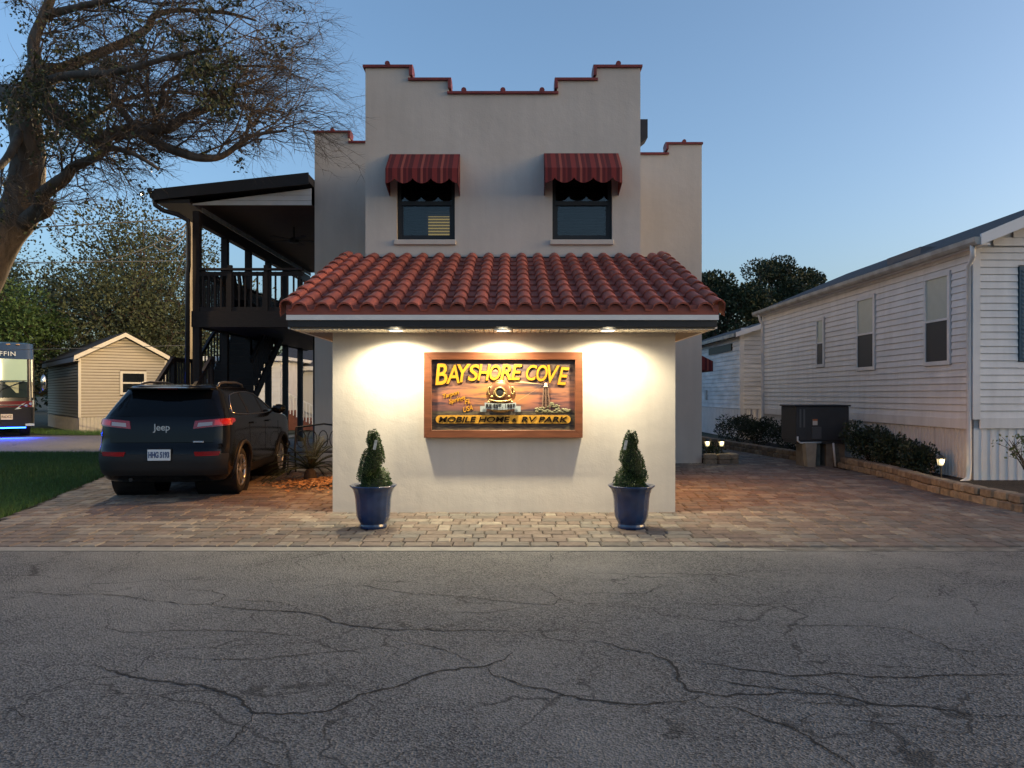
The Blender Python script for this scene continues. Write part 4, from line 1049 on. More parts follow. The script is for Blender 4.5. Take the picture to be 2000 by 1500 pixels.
# ------------------------------------------------------------------ siding helper
def lap_siding(wid, z0, z1, pitch_, m, parent, fn, names=True, skips=(), proud=.022):
    """courses of lap boards on a wall; fn(u, out, z) -> local point. skips: (u0,u1,z0,z1) openings"""
    n_ = int(round((z1-z0)/pitch_)); bb = MB()
    for i in range(n_):
        za = z0+i*pitch_; zb = min(z1, za+pitch_)
        segs = [(0.0, wid)]
        for (a, c, d, e) in skips:
            if d < zb-.01 and e > za+.01:
                new = []
                for (p, q) in segs:
                    if c <= p or a >= q: new.append((p,q)); continue
                    if a > p: new.append((p,a))
                    if c < q: new.append((c,q))
                segs = new
        b = MB() if names else bb
        for (a, c, d, e) in skips:
            for (s0, s1) in ((za, min(d,zb)), (max(e,za), zb)):
                if s1-s0 > .012 and d < zb-.01 and e > za+.01 and s1 <= zb and s0 >= za:
                    b.add([fn(a,proud*(zb-s0)/pitch_,s0),fn(c,proud*(zb-s0)/pitch_,s0),fn(c,proud*(zb-s1)/pitch_+.003,s1),fn(a,proud*(zb-s1)/pitch_+.003,s1)],[(0,1,2,3)])
        for (p, q) in segs:
            P = [fn(p,proud,za+.006),fn(q,proud,za+.006),fn(q,.003,zb),fn(p,.003,zb),fn(p,-.0,za+.004),fn(q,-.0,za+.004)]
            b.add(P, [(0,1,2,3),(4,5,1,0)])
        if names and b.v: b.build('siding_board', m, parent)
    if not names: o = bb.build('siding', m, parent); o['kind'] = 'stuff'
# ------------------------------------------------------------------ RIGHT MOBILE HOME
HX, HY0, HY1 = 7.84, 13.04, 24.0
ZS, ZE = 1.13, 4.07
mh = thing('mobile_home', 'long white mobile home with lap siding and blue shutter along the right edge', 'house', (11,13,0))
MB().box(HX+.02, 15.0, HY0+.02, HY1, 0, ZE).build('wall_core', mat('house_wrap', (.45,.44,.43), .9), mh)
wins = [(15.83,16.62,1.98,3.36),(18.42,19.18,1.95,3.20),(21.18,21.62,2.02,3.02)]   # (y0,y1,z0,z1) on the side wall
# solve window y from photo columns: px = 1000+1500*HX/y
def ypx(px): return 1500*HX/(px-1000)
wins = [(ypx(1857),ypx(1809),2.12,3.74),(ypx(1710),ypx(1676),2.12,3.70),(ypx(1611),ypx(1597),2.28,3.47)]
sidef = lambda u,o,z: (HX-o, HY0+u, z)
lap_siding(HY1-HY0, ZS, ZE, .1225, WHITEV, mh, sidef, True, [(a-HY0-.04, c-HY0+.04, d-.04, e+.04) for a,c,d,e in wins])
frontf = lambda u,o,z: (HX+u, HY0-o, z)
lap_siding(5.0, ZS+.02, ZE-.02, .122, WHITEV, mh, frontf, True, [(.74,1.32,2.10,3.75)])
for i in range(7):
    za = ZS+.02+24*.122+i*.142; u0 = max(0, (za+.15-ZE-.02)/.42)
    if u0 < 4: MB().add([frontf(u0,.018,za),frontf(5-u0,.018,za),frontf(5-u0,.003,za+.142),frontf(u0,.003,za+.142),frontf(u0,0,za),frontf(5-u0,0,za)],[(0,1,2,3),(4,5,1,0)]).build('siding_board', WHITEV, mh)
MB().box(HX-.03,HX+.09,HY0-.035,HY0+.09,ZS,ZE).build('corner_trim', WHITEV, mh)
MB().box(HX-.025,HX+.04,HY1-.09,HY1+.03,ZS,ZE).build('corner_trim', WHITEV, mh)
MB().box(HX-.035,HX+.0,HY0+.09,HY1-.09,ZS-.17,ZS+.005).build('band_board', WHITEV, mh); MB().box(HX+.09,15,HY0-.035,HY0+.0,ZS-.15,ZS+.025).build('band_board', WHITEV, mh)
# vertical skirting: ribbed panels
def skirt(u0, u1, fn, zt, par, m, rib=.10, name='skirting_panel', pan=1.2):
    u = u0
    while u < u1-.01:
        ue = min(u1, u+pan); b = MB(); v = u; P = []
        while v < ue-.001:
            ve = min(ue, v+rib); P += [(v,.012),(v+(ve-v)*.42,.012),(v+(ve-v)*.5,-.004),(v+(ve-v)*.9,-.004)]; v = ve
        P.append((ue,.012)); n_ = len(P)
        b.add([fn(a,o,-.02) for a,o in P]+[fn(a,o,zt) for a,o in P], [(i,i+1,n_+i+1,n_+i) for i in range(n_-1)])
        b.build(name, m, par); u = ue+.006
SKV = mat('skirting_vinyl', (.66,.63,.60), .6, var=.12, vscale=3)
skirt(0, HY1-HY0, lambda u,o,z: (HX+.012-o, HY0+u, z), ZS-.165, mh, SKV, .105); skirt(0, 5, lambda u,o,z: (HX+u, HY0+.012-o, z), ZS-.145, mh, WHITEV, .15)
GREENG = mat('pale_window_shade', (.42,.47,.42), .25, var=.08, spec=.6); SCREEN = mat('insect_screen', (.035,.037,.04), .5)
for a,c,d,e in wins:
    w_ = MB().box(HX-.012,HX+.02,a,c,d,e).build('window', WHITEV, mh); t_ = .045; mid = d+(e-d)*.49
    f = MB(); f.box(HX-.045,HX-.012,a-.03,a+t_,d-.03,e+.03).box(HX-.045,HX-.012,c-t_,c+.03,d-.03,e+.03).box(HX-.045,HX-.012,a+t_,c-t_,d-.03,d+t_).box(HX-.045,HX-.012,a+t_,c-t_,e-t_,e+.03).box(HX-.04,HX-.012,a+t_,c-t_,mid-.02,mid+.02)
    f.build('frame', WHITEV, w_)
    MB().box(HX-.020,HX-.0125,a+t_,c-t_,mid+.02,e-t_).build('pane', GREENG, w_); MB().box(HX-.026,HX-.0125,a+t_,c-t_,d+t_,mid-.02).build('pane', SCREEN, w_)
# front window with blue shutter
BLUS = mat('blue_shutter', (.045,.10,.14), .6)
fw = MB().box(HX+.76,HX+1.30,HY0-.03,HY0+.02,2.12,3.73).build('shutter', BLUS, mh)
for i in range(22): MB().prism([(HY0-.03,2.16+i*.07),(HY0-.048,2.165+i*.07),(HY0-.03,2.21+i*.07)], 'x', HX+.80, HX+1.26).build('louvre', BLUS, fw)
# roof with gutter, eave, front gable rake
SHG = mat('dark_shingle', (.06,.06,.065), .9, var=.3, vscale=9, bump=.5, bscale=30)
ex = HX-.13; sl = .42; rxr = 10.6
MB().prism([(ex,ZE+.10),(rxr,ZE+.10+(rxr-ex)*sl),(15.2,ZE+.10+(rxr-ex)*sl-(15.2-rxr)*sl),(15.2,ZE-.02+(rxr-ex)*sl-(15.2-rxr)*sl),(rxr,ZE-.02+(rxr-ex)*sl),(ex,ZE-.02)], 'y', HY0-.42, HY1+.3).build('roof', SHG, mh)
MB().prism([(HX,ZE),(rxr,ZE+(rxr-HX)*sl),(15,ZE)], 'y', HY0+.022, HY0+.12).build('gable_wall', WHITEV, mh)
RAKE = mat('white_trim', (.70,.70,.70), .5)
MB().prism([(ex-.02,ZE-.06),(ex-.02,ZE+.12),(rxr,ZE+.12+(rxr-ex)*sl),(rxr,ZE-.10+(rxr-ex)*sl)], 'y', HY0-.46, HY0-.42).build('rake_board', RAKE, mh)
MB().box(ex, HX+.02, HY0-.42, HY1+.3, ZE-.055, ZE-.025).build('soffit', RAKE, mh)
GUT = mat('dirty_gutter', (.40,.38,.35), .5, col2=(.25,.23,.2), vscale=3)
b = MB(); b.prism([(ex-.12,ZE+.075),(ex-.12,ZE+.0),(ex-.09,ZE-.05),(ex,ZE-.05),(ex,ZE+.075)], 'y', HY0-.44, HY1+.3); b.build('gutter', GUT, mh)
for yy, yb in ((HY0+.02, -.03), (HY1-.2, 0)):
    MB().tube([(ex-.06,yy-.30 if yb else yy,ZE-.03),(ex-.02,yy-.25 if yb else yy,ZE-.22),(HX-.08,yy,ZE-.34),(HX-.07,yy,.25),(HX-.10,yy-.02,.12),(HX-.28,yy-.12,.06)], .042, 8).build('downspout', WHITEV, mh, smooth=True)
MB().box(8.3,8.75,15.6,17.0,4.30,4.56).build('roof_vent', mat('vent_grey', (.10,.10,.11), .6), mh)
# ------------------------------------------------------------------ SECOND MOBILE HOME
m2 = thing('mobile_home', 'smaller white mobile home with mildewed siding behind the first', 'house', (10,27,0))
OLDV = mat('mildewed_vinyl', (.66,.67,.68), .6, var=.28, vscale=1.1, stretch=(1,1,3))
MB().box(8.07,13,27.02,38,0,3.62).build('wall_core', mat('house_wrap', (.45,.44,.43), .9), m2)
lap_siding(11, 1.05, 3.55, .16, OLDV, m2, lambda u,o,z: (8.05-o,27+u,z), False, [(1.0,4.2,3.16,3.42)]); lap_siding(2.6, 1.05, 3.9, .16, OLDV, m2, lambda u,o,z: (8.05+u,27-o,z), False)
MB().box(8.0,8.14,26.94,27.08,0,3.7).build('corner_trim', WHITEV, m2)
MB().box(7.985,8.06,28.0,31.2,3.16,3.42).build('window', BLACK, m2)
for (u0,u1,fn) in ((0,11,lambda u,o,z: (8.05-o,27+u,z)),(0,2.6,lambda u,o,z: (8.05+u,27-o,z))): skirt(u0,u1,fn,1.04,m2,SKV,.2,pan=2.4)
MB().prism([(7.8,3.60),(7.8,3.72),(10.5,4.6),(13.2,3.72),(13.2,3.6),(10.5,4.46)],'y',26.7,38.3).build('roof', SHG, m2)
MB().prism([(8.05,3.6),(10.5,4.44),(13,3.6)],'y',27.03,27.2).build('gable_wall', OLDV, m2)
MB().prism([(7.78,3.56),(7.78,3.72),(10.5,4.62),(10.5,4.45)],'y',26.66,26.7).build('rake_board', RAKE, m2); MB().box(7.72,7.8,26.7,38.3,3.58,3.70).build('gutter', GUT, m2)
MB().box(8.0,8.05,31.6,31.9,1.35,1.75).build('meter_box', mat('meter_grey', (.35,.36,.37), .5), m2)

# ------------------------------------------------------------------ AC unit
ac = thing('air_conditioner', 'dark grey packaged air conditioner on a block stand beside the mobile home', 'air conditioner', (6.65,16.9,0))
ACM = mat('ac_dark_grey', (.035,.034,.036), .5, var=.15)
MB().box(6.08,7.22,16.45,17.35,.56,1.30).build('cabinet', ACM, ac, bevel=.012); MB().box(6.05,7.25,16.42,17.38,1.30,1.335).build('lid', ACM, ac, bevel=.01)
for x in (6.16,6.24): MB().box(x,x+.035,16.44,16.452,.85,1.24).build('grille_slot', mat('grille_grey', (.11,.11,.11), .6), ac)
MB().box(6.42,6.62,16.425,16.452,.60,.86).build('access_panel', mat('panel_grey', (.075,.073,.075), .5), ac, bevel=.004)
st_ = MB().box(6.44,6.54,16.44,16.451,.90,1.03).build('warning_sticker', mat('sticker_white', (.55,.52,.48), .6), ac); MB().box(6.44,6.54,16.437,16.4405,.99,1.03).build('sticker_band', mat('sticker_orange', (.45,.14,.05), .6), st_)
for i in range(7): MB().box(6.62+i*.08,6.66+i*.08,17.352,17.362,.7,1.2).build('louvre', ACM, ac)
BLK = mat('concrete_block', (.20,.17,.13), .9, var=.3, bump=.4, bscale=30)
MB().box(6.25,6.62,16.5,16.9,0,.50).build('stand_block', BLK, ac); MB().box(6.75,7.15,16.5,17.3,0,.50).build('stand_block', BLK, ac); MB().box(6.1,7.2,16.47,17.3,.50,.556).build('stand_plate', ACM, ac)
PVC = mat('white_pvc', (.6,.6,.58), .4)
MB().tube([(6.10,16.40,.66),(6.10,16.40,.57),(6.16,16.40,.52),(6.60,16.40,.53)], .02, 8).build('drain_pipe', PVC, ac, smooth=True); MB().tube([(6.86,16.40,.52),(6.90,16.38,.02)], .022, 8).build('drain_pipe', PVC, ac, smooth=True)
MB().prism([(6.22,.52),(6.46,.52),(6.43,.02),(6.27,.02)], 'y', 16.28, 16.49).build('pedestal', mat('tan_pedestal', (.33,.29,.22), .8, var=.2), ac)

# ------------------------------------------------------------------ STONE EDGING + bed + shrubs
bed = sheet('planting_bed', [(6.78,10.05),(10,10.05),(10,13.2),(7.9,13.2),(7.9,24.5),(6.2,24.5),(6.55,19.5),(6.95,16.2),(6.95,13)], .10, SOIL, .12)
STONE = ramp_mat('tumbled_wall_stone', [(.22,.175,.12),(.18,.14,.095),(.25,.20,.14),(.16,.125,.09),(.21,.17,.12)], island=False, bump=.6, bscale=25, var=.3)
sw = thing('stone_edging', 'low two-course tumbled stone edging round the planting bed on the right', 'stone edging', (6.8,13,0))
path_ = [Vector(p) for p in ((9.6,9.98),(6.72,9.98),(6.66,11.0),(6.72,12.4),(6.98,14.2),(7.0,16.2))]
path2 = [Vector(p) for p in ((6.72,17.6),(6.45,19.5),(6.15,22.0),(5.95,24.5))]
rs = random.Random(9)
def block(L_, D_, H_):
    b = MB(); c = .018
    for z, i in ((0,c),(c,0),(H_-c,0),(H_,c)):
        x,y = L_/2-i, D_/2-i; ch_ = .03
        b.v += [(-x+ch_,-y,z),(x-ch_,-y,z),(x,-y+ch_,z),(x,y-ch_,z),(x-ch_,y,z),(-x+ch_,y,z),(-x,y-ch_,z),(-x,-y+ch_,z)]
    for j in range(3):
        for k_ in range(8): b.f.append((j*8+k_, j*8+(k_+1)%8, (j+1)*8+(k_+1)%8, (j+1)*8+k_))
    b.f.append(tuple(range(24,32))); return b
bl_me = {l_: block(l_-.012,.20,.118).data('stone_block') for l_ in (.22,.29,.36)}
def lay(path, course, start):
    tot = sum((b_-a_).length for a_,b_ in zip(path[:-1],path[1:])); s_ = start
    while s_ < tot-.1:
        l_ = rs.choice((.22,.29,.29,.36)); d = s_+l_/2
        if d > tot: break
        q = d
        for a_,b_ in zip(path[:-1],path[1:]):
            L_ = (b_-a_).length
            if q <= L_: p = a_.lerp(b_, q/L_); di = (b_-a_).normalized(); break
            q -= L_
        if not (abs(p.y-11.62) < .10 and course == 0):
            piece('stone_block', bl_me[l_], STONE, sw, (p.x+rs.uniform(-.012,.012)+.01*course, p.y, .0+course*.12+rs.uniform(0,.004)), (rs.uniform(-.02,.02),rs.uniform(-.02,.02), math.atan2(di.y,di.x)+rs.uniform(-.05,.05)))
        s_ += l_
for pth in (path_, path2):
    for c_ in (0,1): lay(pth, c_, .0 if c_ == 0 else .13)
# corner planter by the building
sw2 = thing('stone_edging', 'small stone-edged planter at the building\'s right rear corner', 'stone edging', (4.7,18,0))
for c_ in (0,1):
    for i, (x, y, a) in enumerate([(4.4,17.05,0),(4.70,17.05,0),(4.95,17.2,1.57),(4.95,17.5,1.57),(4.95,17.8,1.57)]):
        piece('stone_block', bl_me[.29], STONE, sw2, (x,y,c_*.12), (0,0,a+rs.uniform(-.05,.05)))
MB().box(4.27,4.88,17.14,18.0,-.01,.13).build('planter_soil', SOIL, sw2)

def leaf_cloud(b, c, r, n_, rg, ls=(.03,.06), shell=.45, up=.3):
    for _ in range(n_):
        while True:
            q = Vector((rg.uniform(-1,1), rg.uniform(-1,1), rg.uniform(-1,1)))
            if shell**2 < q.length_squared <= 1: break
        p = Vector((c[0]+q.x*r[0], c[1]+q.y*r[1], c[2]+q.z*r[2]))
        d = (q + Vector((rg.uniform(-.8,.8), rg.uniform(-.8,.8), rg.uniform(-.8,.8)+up))).normalized()
        s_ = d.cross(Vector((rg.uniform(-1,1), rg.uniform(-1,1), rg.uniform(-1,1)))); 
        if s_.length < 1e-4: continue
        s_.normalize(); L = rg.uniform(*ls); W = L*.30
        b.add([p, p+d*L*.5+s_*W, p+d*L, p+d*L*.5-s_*W], [(0,1,2,3)])
SHR = mat('dark_shrub_leaf', (.020,.034,.014), .6, rand=.5, island=True); TWIG = mat('twig_bark', (.05,.038,.028), .9)
def shrub(x, y, rx, h, n_, seed, label, lit=SHR, ls=(.035,.075)):
    s_ = thing('shrub', label, 'shrub', (x,y,.1), group='shrubs in the planting bed'); r = random.Random(seed)
    tw = MB(); lf = MB()
    for i in range(7):
        a = r.uniform(0,6.28); e = (x+math.cos(a)*rx*r.uniform(.3,.9), y+math.sin(a)*rx*r.uniform(.3,.9), .1+h*r.uniform(.55,1.0))
        tw.tube([(x,y,.08),((x+e[0])/2+r.uniform(-.04,.04),(y+e[1])/2,.1+h*.35),e],[.012,.008,.004],5)
        leaf_cloud(lf, (e[0],e[1],e[2]-.06), (rx*.55,rx*.55,h*.30), n_//10, r, ls, .1)
    leaf_cloud(lf, (x,y,.1+h*.5), (rx,rx,h*.48), n_//2, r, ls, .3)
    tw.build('stems', TWIG, s_); o = lf.build('foliage', lit, s_); o['kind'] = 'stuff'
shr = [(7.35,13.75,.30,.52,1900,'shrub beside the lit path lamp, nearest the downspout'),(7.38,14.75,.42,.62,2800,'rounded dark shrub second from the lit path lamp'),(7.38,15.75,.46,.80,3400,'tall dark shrub just right of the air conditioner'),
       (7.3,18.3,.5,.75,3000,'dark shrub directly behind the air conditioner'),(7.25,19.8,.5,.70,2800,'dark shrub left of the air conditioner, below the small window'),(6.9,21.6,.55,.72,2800,'dark shrub near the far downspout of the white home'),(6.75,23.2,.6,.75,2600,'farthest dark shrub along the stone edging'),
       (4.6,17.55,.22,.35,400,'tiny shrub in the corner planter beside the path lamps')]
for i, (x,y,rx,h,n_,lb) in enumerate(shr): shrub(x,y,rx,h,n_,40+i,lb)
# bare-stemmed shrub at the far right
bs = thing('shrub', 'nearly leafless woody shrub before the white front wall at right', 'shrub', (8.35,12.3,.1)); r = random.Random(77); tw = MB(); lf = MB()
for i in range(9):
    a = r.uniform(0,6.28); e = Vector((8.35+math.cos(a)*.38, 12.3+math.sin(a)*.3, .1+r.uniform(.45,.8))); m_ = Vector((8.35,12.3,.1)).lerp(e,.5)+Vector((r.uniform(-.05,.05),0,.05))
    tw.tube([(8.35,12.3,.08),m_,e],[.014,.010,.005],5)
    for _ in range(3):
        q = m_.lerp(e,r.random()); e2 = q+Vector((r.uniform(-.2,.2),r.uniform(-.15,.15),r.uniform(.05,.22))); tw.tube([q,e2],[.006,.003],4); leaf_cloud(lf,e2,(.05,.05,.05),6,r,(.04,.08),0)
tw.build('stems', TWIG, bs); lf.build('foliage', mat('pale_leaf', (.10,.13,.05), .6), bs)['kind'] = 'stuff'
# path lamps
LGL = mat('lamp_glass_lit', (.9,.85,.7), .3, emit=(1,.82,.45), estr=.20)
def path_lamp(x, y, z0, label, pw):
    p = thing('path_lamp', label, 'lamp', (x,y,z0), group='solar path lamps')
    MB().tube([(x,y,z0-.05),(x,y,z0+.26)], .012, 8).build('stake', BLACK, p)
    MB().lathe([(.02,.26),(.045,.27),(.062,.36),(.064,.37)], (x,y,z0), 12).build('glass', LGL, p, smooth=True)
    MB().lathe([(.0,.44),(.03,.43),(.085,.385),(.09,.372),(.0,.374)], (x,y,z0), 14).build('cap', mat('lamp_cap', (.08,.075,.06), .4, metal=.6), p, smooth=True)
    for i in range(4):
        a = i*math.pi/2+.4; MB().tube([(x+.047*math.cos(a),y+.047*math.sin(a),z0+.27),(x+.067*math.cos(a),y+.067*math.sin(a),z0+.372)], .005, 4).build('rib', BLACK, p)
    point('path_lamp_bulb', (x+.0,y-.075,z0+.33), pw, (1,.80,.42), .02, p)
path_lamp(7.22,12.93,.10,'lit path lamp among the shrubs by the mobile home\'s downspout',.7)
path_lamp(4.40,17.3,.13,'left one of two lit path lamps in the corner planter',.3); path_lamp(4.72,17.3,.13,'right one of two lit path lamps in the corner planter',.3)

# ------------------------------------------------------------------ left side garden: bench, palm, wood chips
IRON = mat('black_iron', (.010,.010,.010), .5)
bn = thing('garden_bench', 'black iron scrollwork bench between the SUV and the building', 'bench', (-3.75,15.0,0))
def bp(u, v, z): return (-3.75+u, 15.0+v, z)
for sx in (-.55,.55):
    MB().tube([bp(sx,-.28,0),bp(sx,-.26,.25),bp(sx,-.22,.43),bp(sx,.2,.43),bp(sx,.30,.9)], .018, 6).build('end_frame', IRON, bn); MB().tube([bp(sx,.28,0),bp(sx,.22,.43)], .018, 6).build('leg', IRON, bn)
    P = [bp(sx,-.24+.10*math.cos(a)*(1-a/9),.58+.10*math.sin(a)*(1-a/9)) for a in [i*.5 for i in range(15)]]; MB().tube(P,.013,5).build('scroll_arm', IRON, bn)
for i in range(6): MB().bar(bp(-.55,-.22+i*.085,.44),bp(.55,-.22+i*.085,.44),.06,.015).build('seat_slat', IRON, bn)
for i in range(5):
    cx = -.44+i*.22; P = [bp(cx+.09*math.cos(a),.26,.67+.17*math.sin(a)) for a in [2*math.pi*k_/14 for k_ in range(15)]]; MB().tube(P,.010,5).build('back_scroll', IRON, bn)
MB().tube([bp(-.55,.30,.9),bp(0,.31,.97),bp(.55,.30,.9)], .018, 6).build('top_rail', IRON, bn)
pm = thing('sago_palm', 'dark feathery palm against the building behind the bench', 'palm', (-3.6,13.7,0)); r = random.Random(21); fr_ = MB(); tk = MB()
tk.lathe([(.11,0),(.12,.08),(.10,.18),(.05,.24)], (-3.6,13.7,0), 10); tk.build('trunk', TWIG, pm)
for i in range(26):
    a = r.uniform(0,6.28); el = r.uniform(.25,1.3); Lf = r.uniform(.7,1.05); pts = []
    for k_ in range(7):
        s_ = k_/6*Lf; pts.append(Vector((-3.6+math.cos(a)*s_*math.cos(el), 13.7+math.sin(a)*s_*math.cos(el), .22+s_*math.sin(el)-.55*(s_**2)*(1.3-el*.5))))
    fr_.tube(pts,[.010]*6+[.003],4)
    for k_ in range(1,7):
        for q in range(4):
            p = pts[k_-1].lerp(pts[k_], q/4); d = (pts[k_]-pts[k_-1]).normalized(); sd_ = d.cross(Vector((0,0,1))).normalized()
            for s_ in (-1,1): e = p+(sd_*s_*.9+d*.6+Vector((0,0,.15))).normalized()*.17; fr_.add([p-d*.008,p+d*.008,e],[(0,1,2)])
fr_.build('fronds', mat('palm_frond', (.016,.028,.012), .6, rand=.4, island=True), pm)
chips = MB(); r = random.Random(31)
for _ in range(1600):
    x = -3.15+r.gauss(0,.42); y = 13.25+r.gauss(0,.40)
    if x > -2.36: continue
    s_ = r.uniform(.025,.06); a = r.uniform(0,3.14); z = .025+.07*math.exp(-((x+3.0)**2+(y-13.3)**2)*3)+r.uniform(0,.02)
    dx,dy = math.cos(a)*s_, math.sin(a)*s_; chips.add([(x-dx,y-dy,z),(x+dy*.45,y-dx*.45,z+r.uniform(0,.02)),(x+dx,y+dy,z+r.uniform(0,.015)),(x-dy*.45,y+dx*.45,z)],[(0,1,2,3)])
tag(chips.build('wood_chips', mat('orange_wood_chips', (.36,.20,.09), .85, rand=.4, island=True)), 'orange wood-chip mulch beside the front wall\'s left corner', 'mulch', kind='stuff')

# ------------------------------------------------------------------ TAN PARK HOME (left)
def tan_home():
    th = thing('park_home', 'tan vinyl-sided park model home with white gable trim and one window', 'house', (-17.7,31.4,0), R(38))
    # local: +x along gable front, -y out of the front, +y back
    W_, L_ = 3.35, 9.0; z0, ze, zp = .62, 3.05, 3.95
    TAN = mat('tan_vinyl', (.46,.40,.295), .55, var=.05); TANS = mat('tan_vinyl_side', (.50,.40,.26), .55, var=.05)
    b = MB(); b.prism([(0,0),(W_,0),(W_,ze),(W_/2,zp-.03),(0,ze)], 'y', .03, L_); b.build('wall_core', mat('siding_shadow_gap', (.16,.125,.08), .9), th, local=True)  # core coloured dark to paint a shade line under each siding board
    def course(fn, wid_at, za, zb, b_):
        x0,x1 = wid_at(za); X0,X1 = wid_at(zb); b_.add([fn(x0,.030,za+.024),fn(x1,.030,za+.024),fn(X1,.006,zb),fn(X0,.006,zb),fn(x0,0,za+.024),fn(x1,0,za+.024)],[(0,1,2,3),(4,5,1,0)])
    b = MB(); n_ = 27; pz = (zp-z0)/n_
    def wa(z): 
        if z <= ze: return (0.0,W_)
        f = (z-ze)/(zp-ze)*W_/2; return (f, W_-f)
    wz0,wz1,wx0,wx1 = 1.55,2.55,1.52,2.55
    for i in range(n_):
        za, zb = z0+i*pz, z0+(i+1)*pz
        if zb > wz0 and za < wz1:
            course(lambda u,o,z: (u,-o+.03,z), lambda z: (0,wx0), za, zb, b); course(lambda u,o,z: (u,-o+.03,z), lambda z: (wx1,W_), za, zb, b)
        else: course(lambda u,o,z: (u,-o+.03,z), wa, za, zb-.0001, b)
    o = b.build('siding', TAN, th, local=True); o['kind'] = 'stuff'
    b = MB()
    for i in range(20):
        za, zb = z0+i*pz, z0+(i+1)*pz
        if zb < ze: course(lambda u,o,z: (-o+.0,u,z), lambda z: (0.03,L_), za, zb, b)
    o = b.build('siding', TAN, th, local=True); o['kind'] = 'stuff'
    SK = mat('cream_skirting', (.55,.50,.40), .6, var=.15)
    skl = lambda u,o,z: (u,-o-.0,z); 
    for (u1, fn, wd) in ((W_, lambda u,o,z: (u,.02-o,z), 1.2), (L_, lambda u,o,z: (.0-o,u+.03,z), 1.5)):
        u = 0
        while u < u1-.01:
            ue = min(u1,u+wd); b = MB(); P = []; v = u
            while v < ue-.001: ve = min(ue,v+.14); P += [(v,.014),(v+.06,.014),(v+.075,-.006),(ve-.015,-.006)]; v = ve
            P.append((ue,.014)); n2 = len(P); b.add([fn(a,o_,-.02) for a,o_ in P]+[fn(a,o_,z0) for a,o_ in P],[(i,i+1,n2+i+1,n2+i) for i in range(n2-1)])
            b.build('skirting_panel', SK, th, local=True); u = ue+.005
    CR = mat('cream_trim', (.66,.60,.48), .5)
    MB().box(-.03,.07,-.012,.09,z0,ze).build('corner_trim', CR, th, local=True); MB().box(W_-.07,W_+.03,-.012,.09,z0,ze).build('corner_trim', CR, th, local=True)
    ov = .28; e = .22
    for s_ in (0,1):
        A = (-e, ze-e*.507+.02) if s_ == 0 else (W_+e, ze-e*.507+.02); P = [A,(W_/2,zp+.03),(W_/2,zp+.20),(A[0],A[1]+.17)]
        MB().prism(P,'y',-ov-.04,-ov).build('rake_board', CR, th, local=True)
    rt_ = MB(); rt_.prism([(-e,ze-e*.507+.12),(W_/2,zp+.14),(W_+e,ze-e*.507+.12),(W_+e,ze-e*.507+.22),(W_/2,zp+.24),(-e,ze-e*.507+.22)],'y',-ov,L_+.3)
    rt_.build('roof', mat('brown_shingle', (.055,.045,.04), .9, var=.3, vscale=7), th, local=True)
    MB().box(-e-.02,-e+.02,-ov,L_+.3,ze-e*.507-.04,ze-e*.507+.14).build('eave_fascia', mat('grey_fascia', (.30,.29,.29), .5), th, local=True)
    MB().box(-e,0,-ov,L_,ze-.12,ze-.10).build('soffit', CR, th, local=True)
    wn = MB().box(wx0,wx1,.0,.028,wz0,wz1).build('window', CR, th, local=True); t_ = .10; mid = (wz0+wz1)/2
    f = MB(); f.box(wx0,wx0+t_,-.03,.0,wz0,wz1).box(wx1-t_,wx1,-.03,.0,wz0,wz1).box(wx0+t_,wx1-t_,-.03,.0,wz0,wz0+t_).box(wx0+t_,wx1-t_,-.03,.0,wz1-t_,wz1).box(wx0+t_,wx1-t_,-.025,.0,mid-.035,mid+.035)
    f.build('frame', CR, wn, local=True)
    for a,c in ((wz0+t_,mid-.035),(mid+.035,wz1-t_)): MB().box(wx0+t_,wx1-t_,-.008,-.002,a,c).build('pane', GLASSD, wn, local=True)
tan_home()

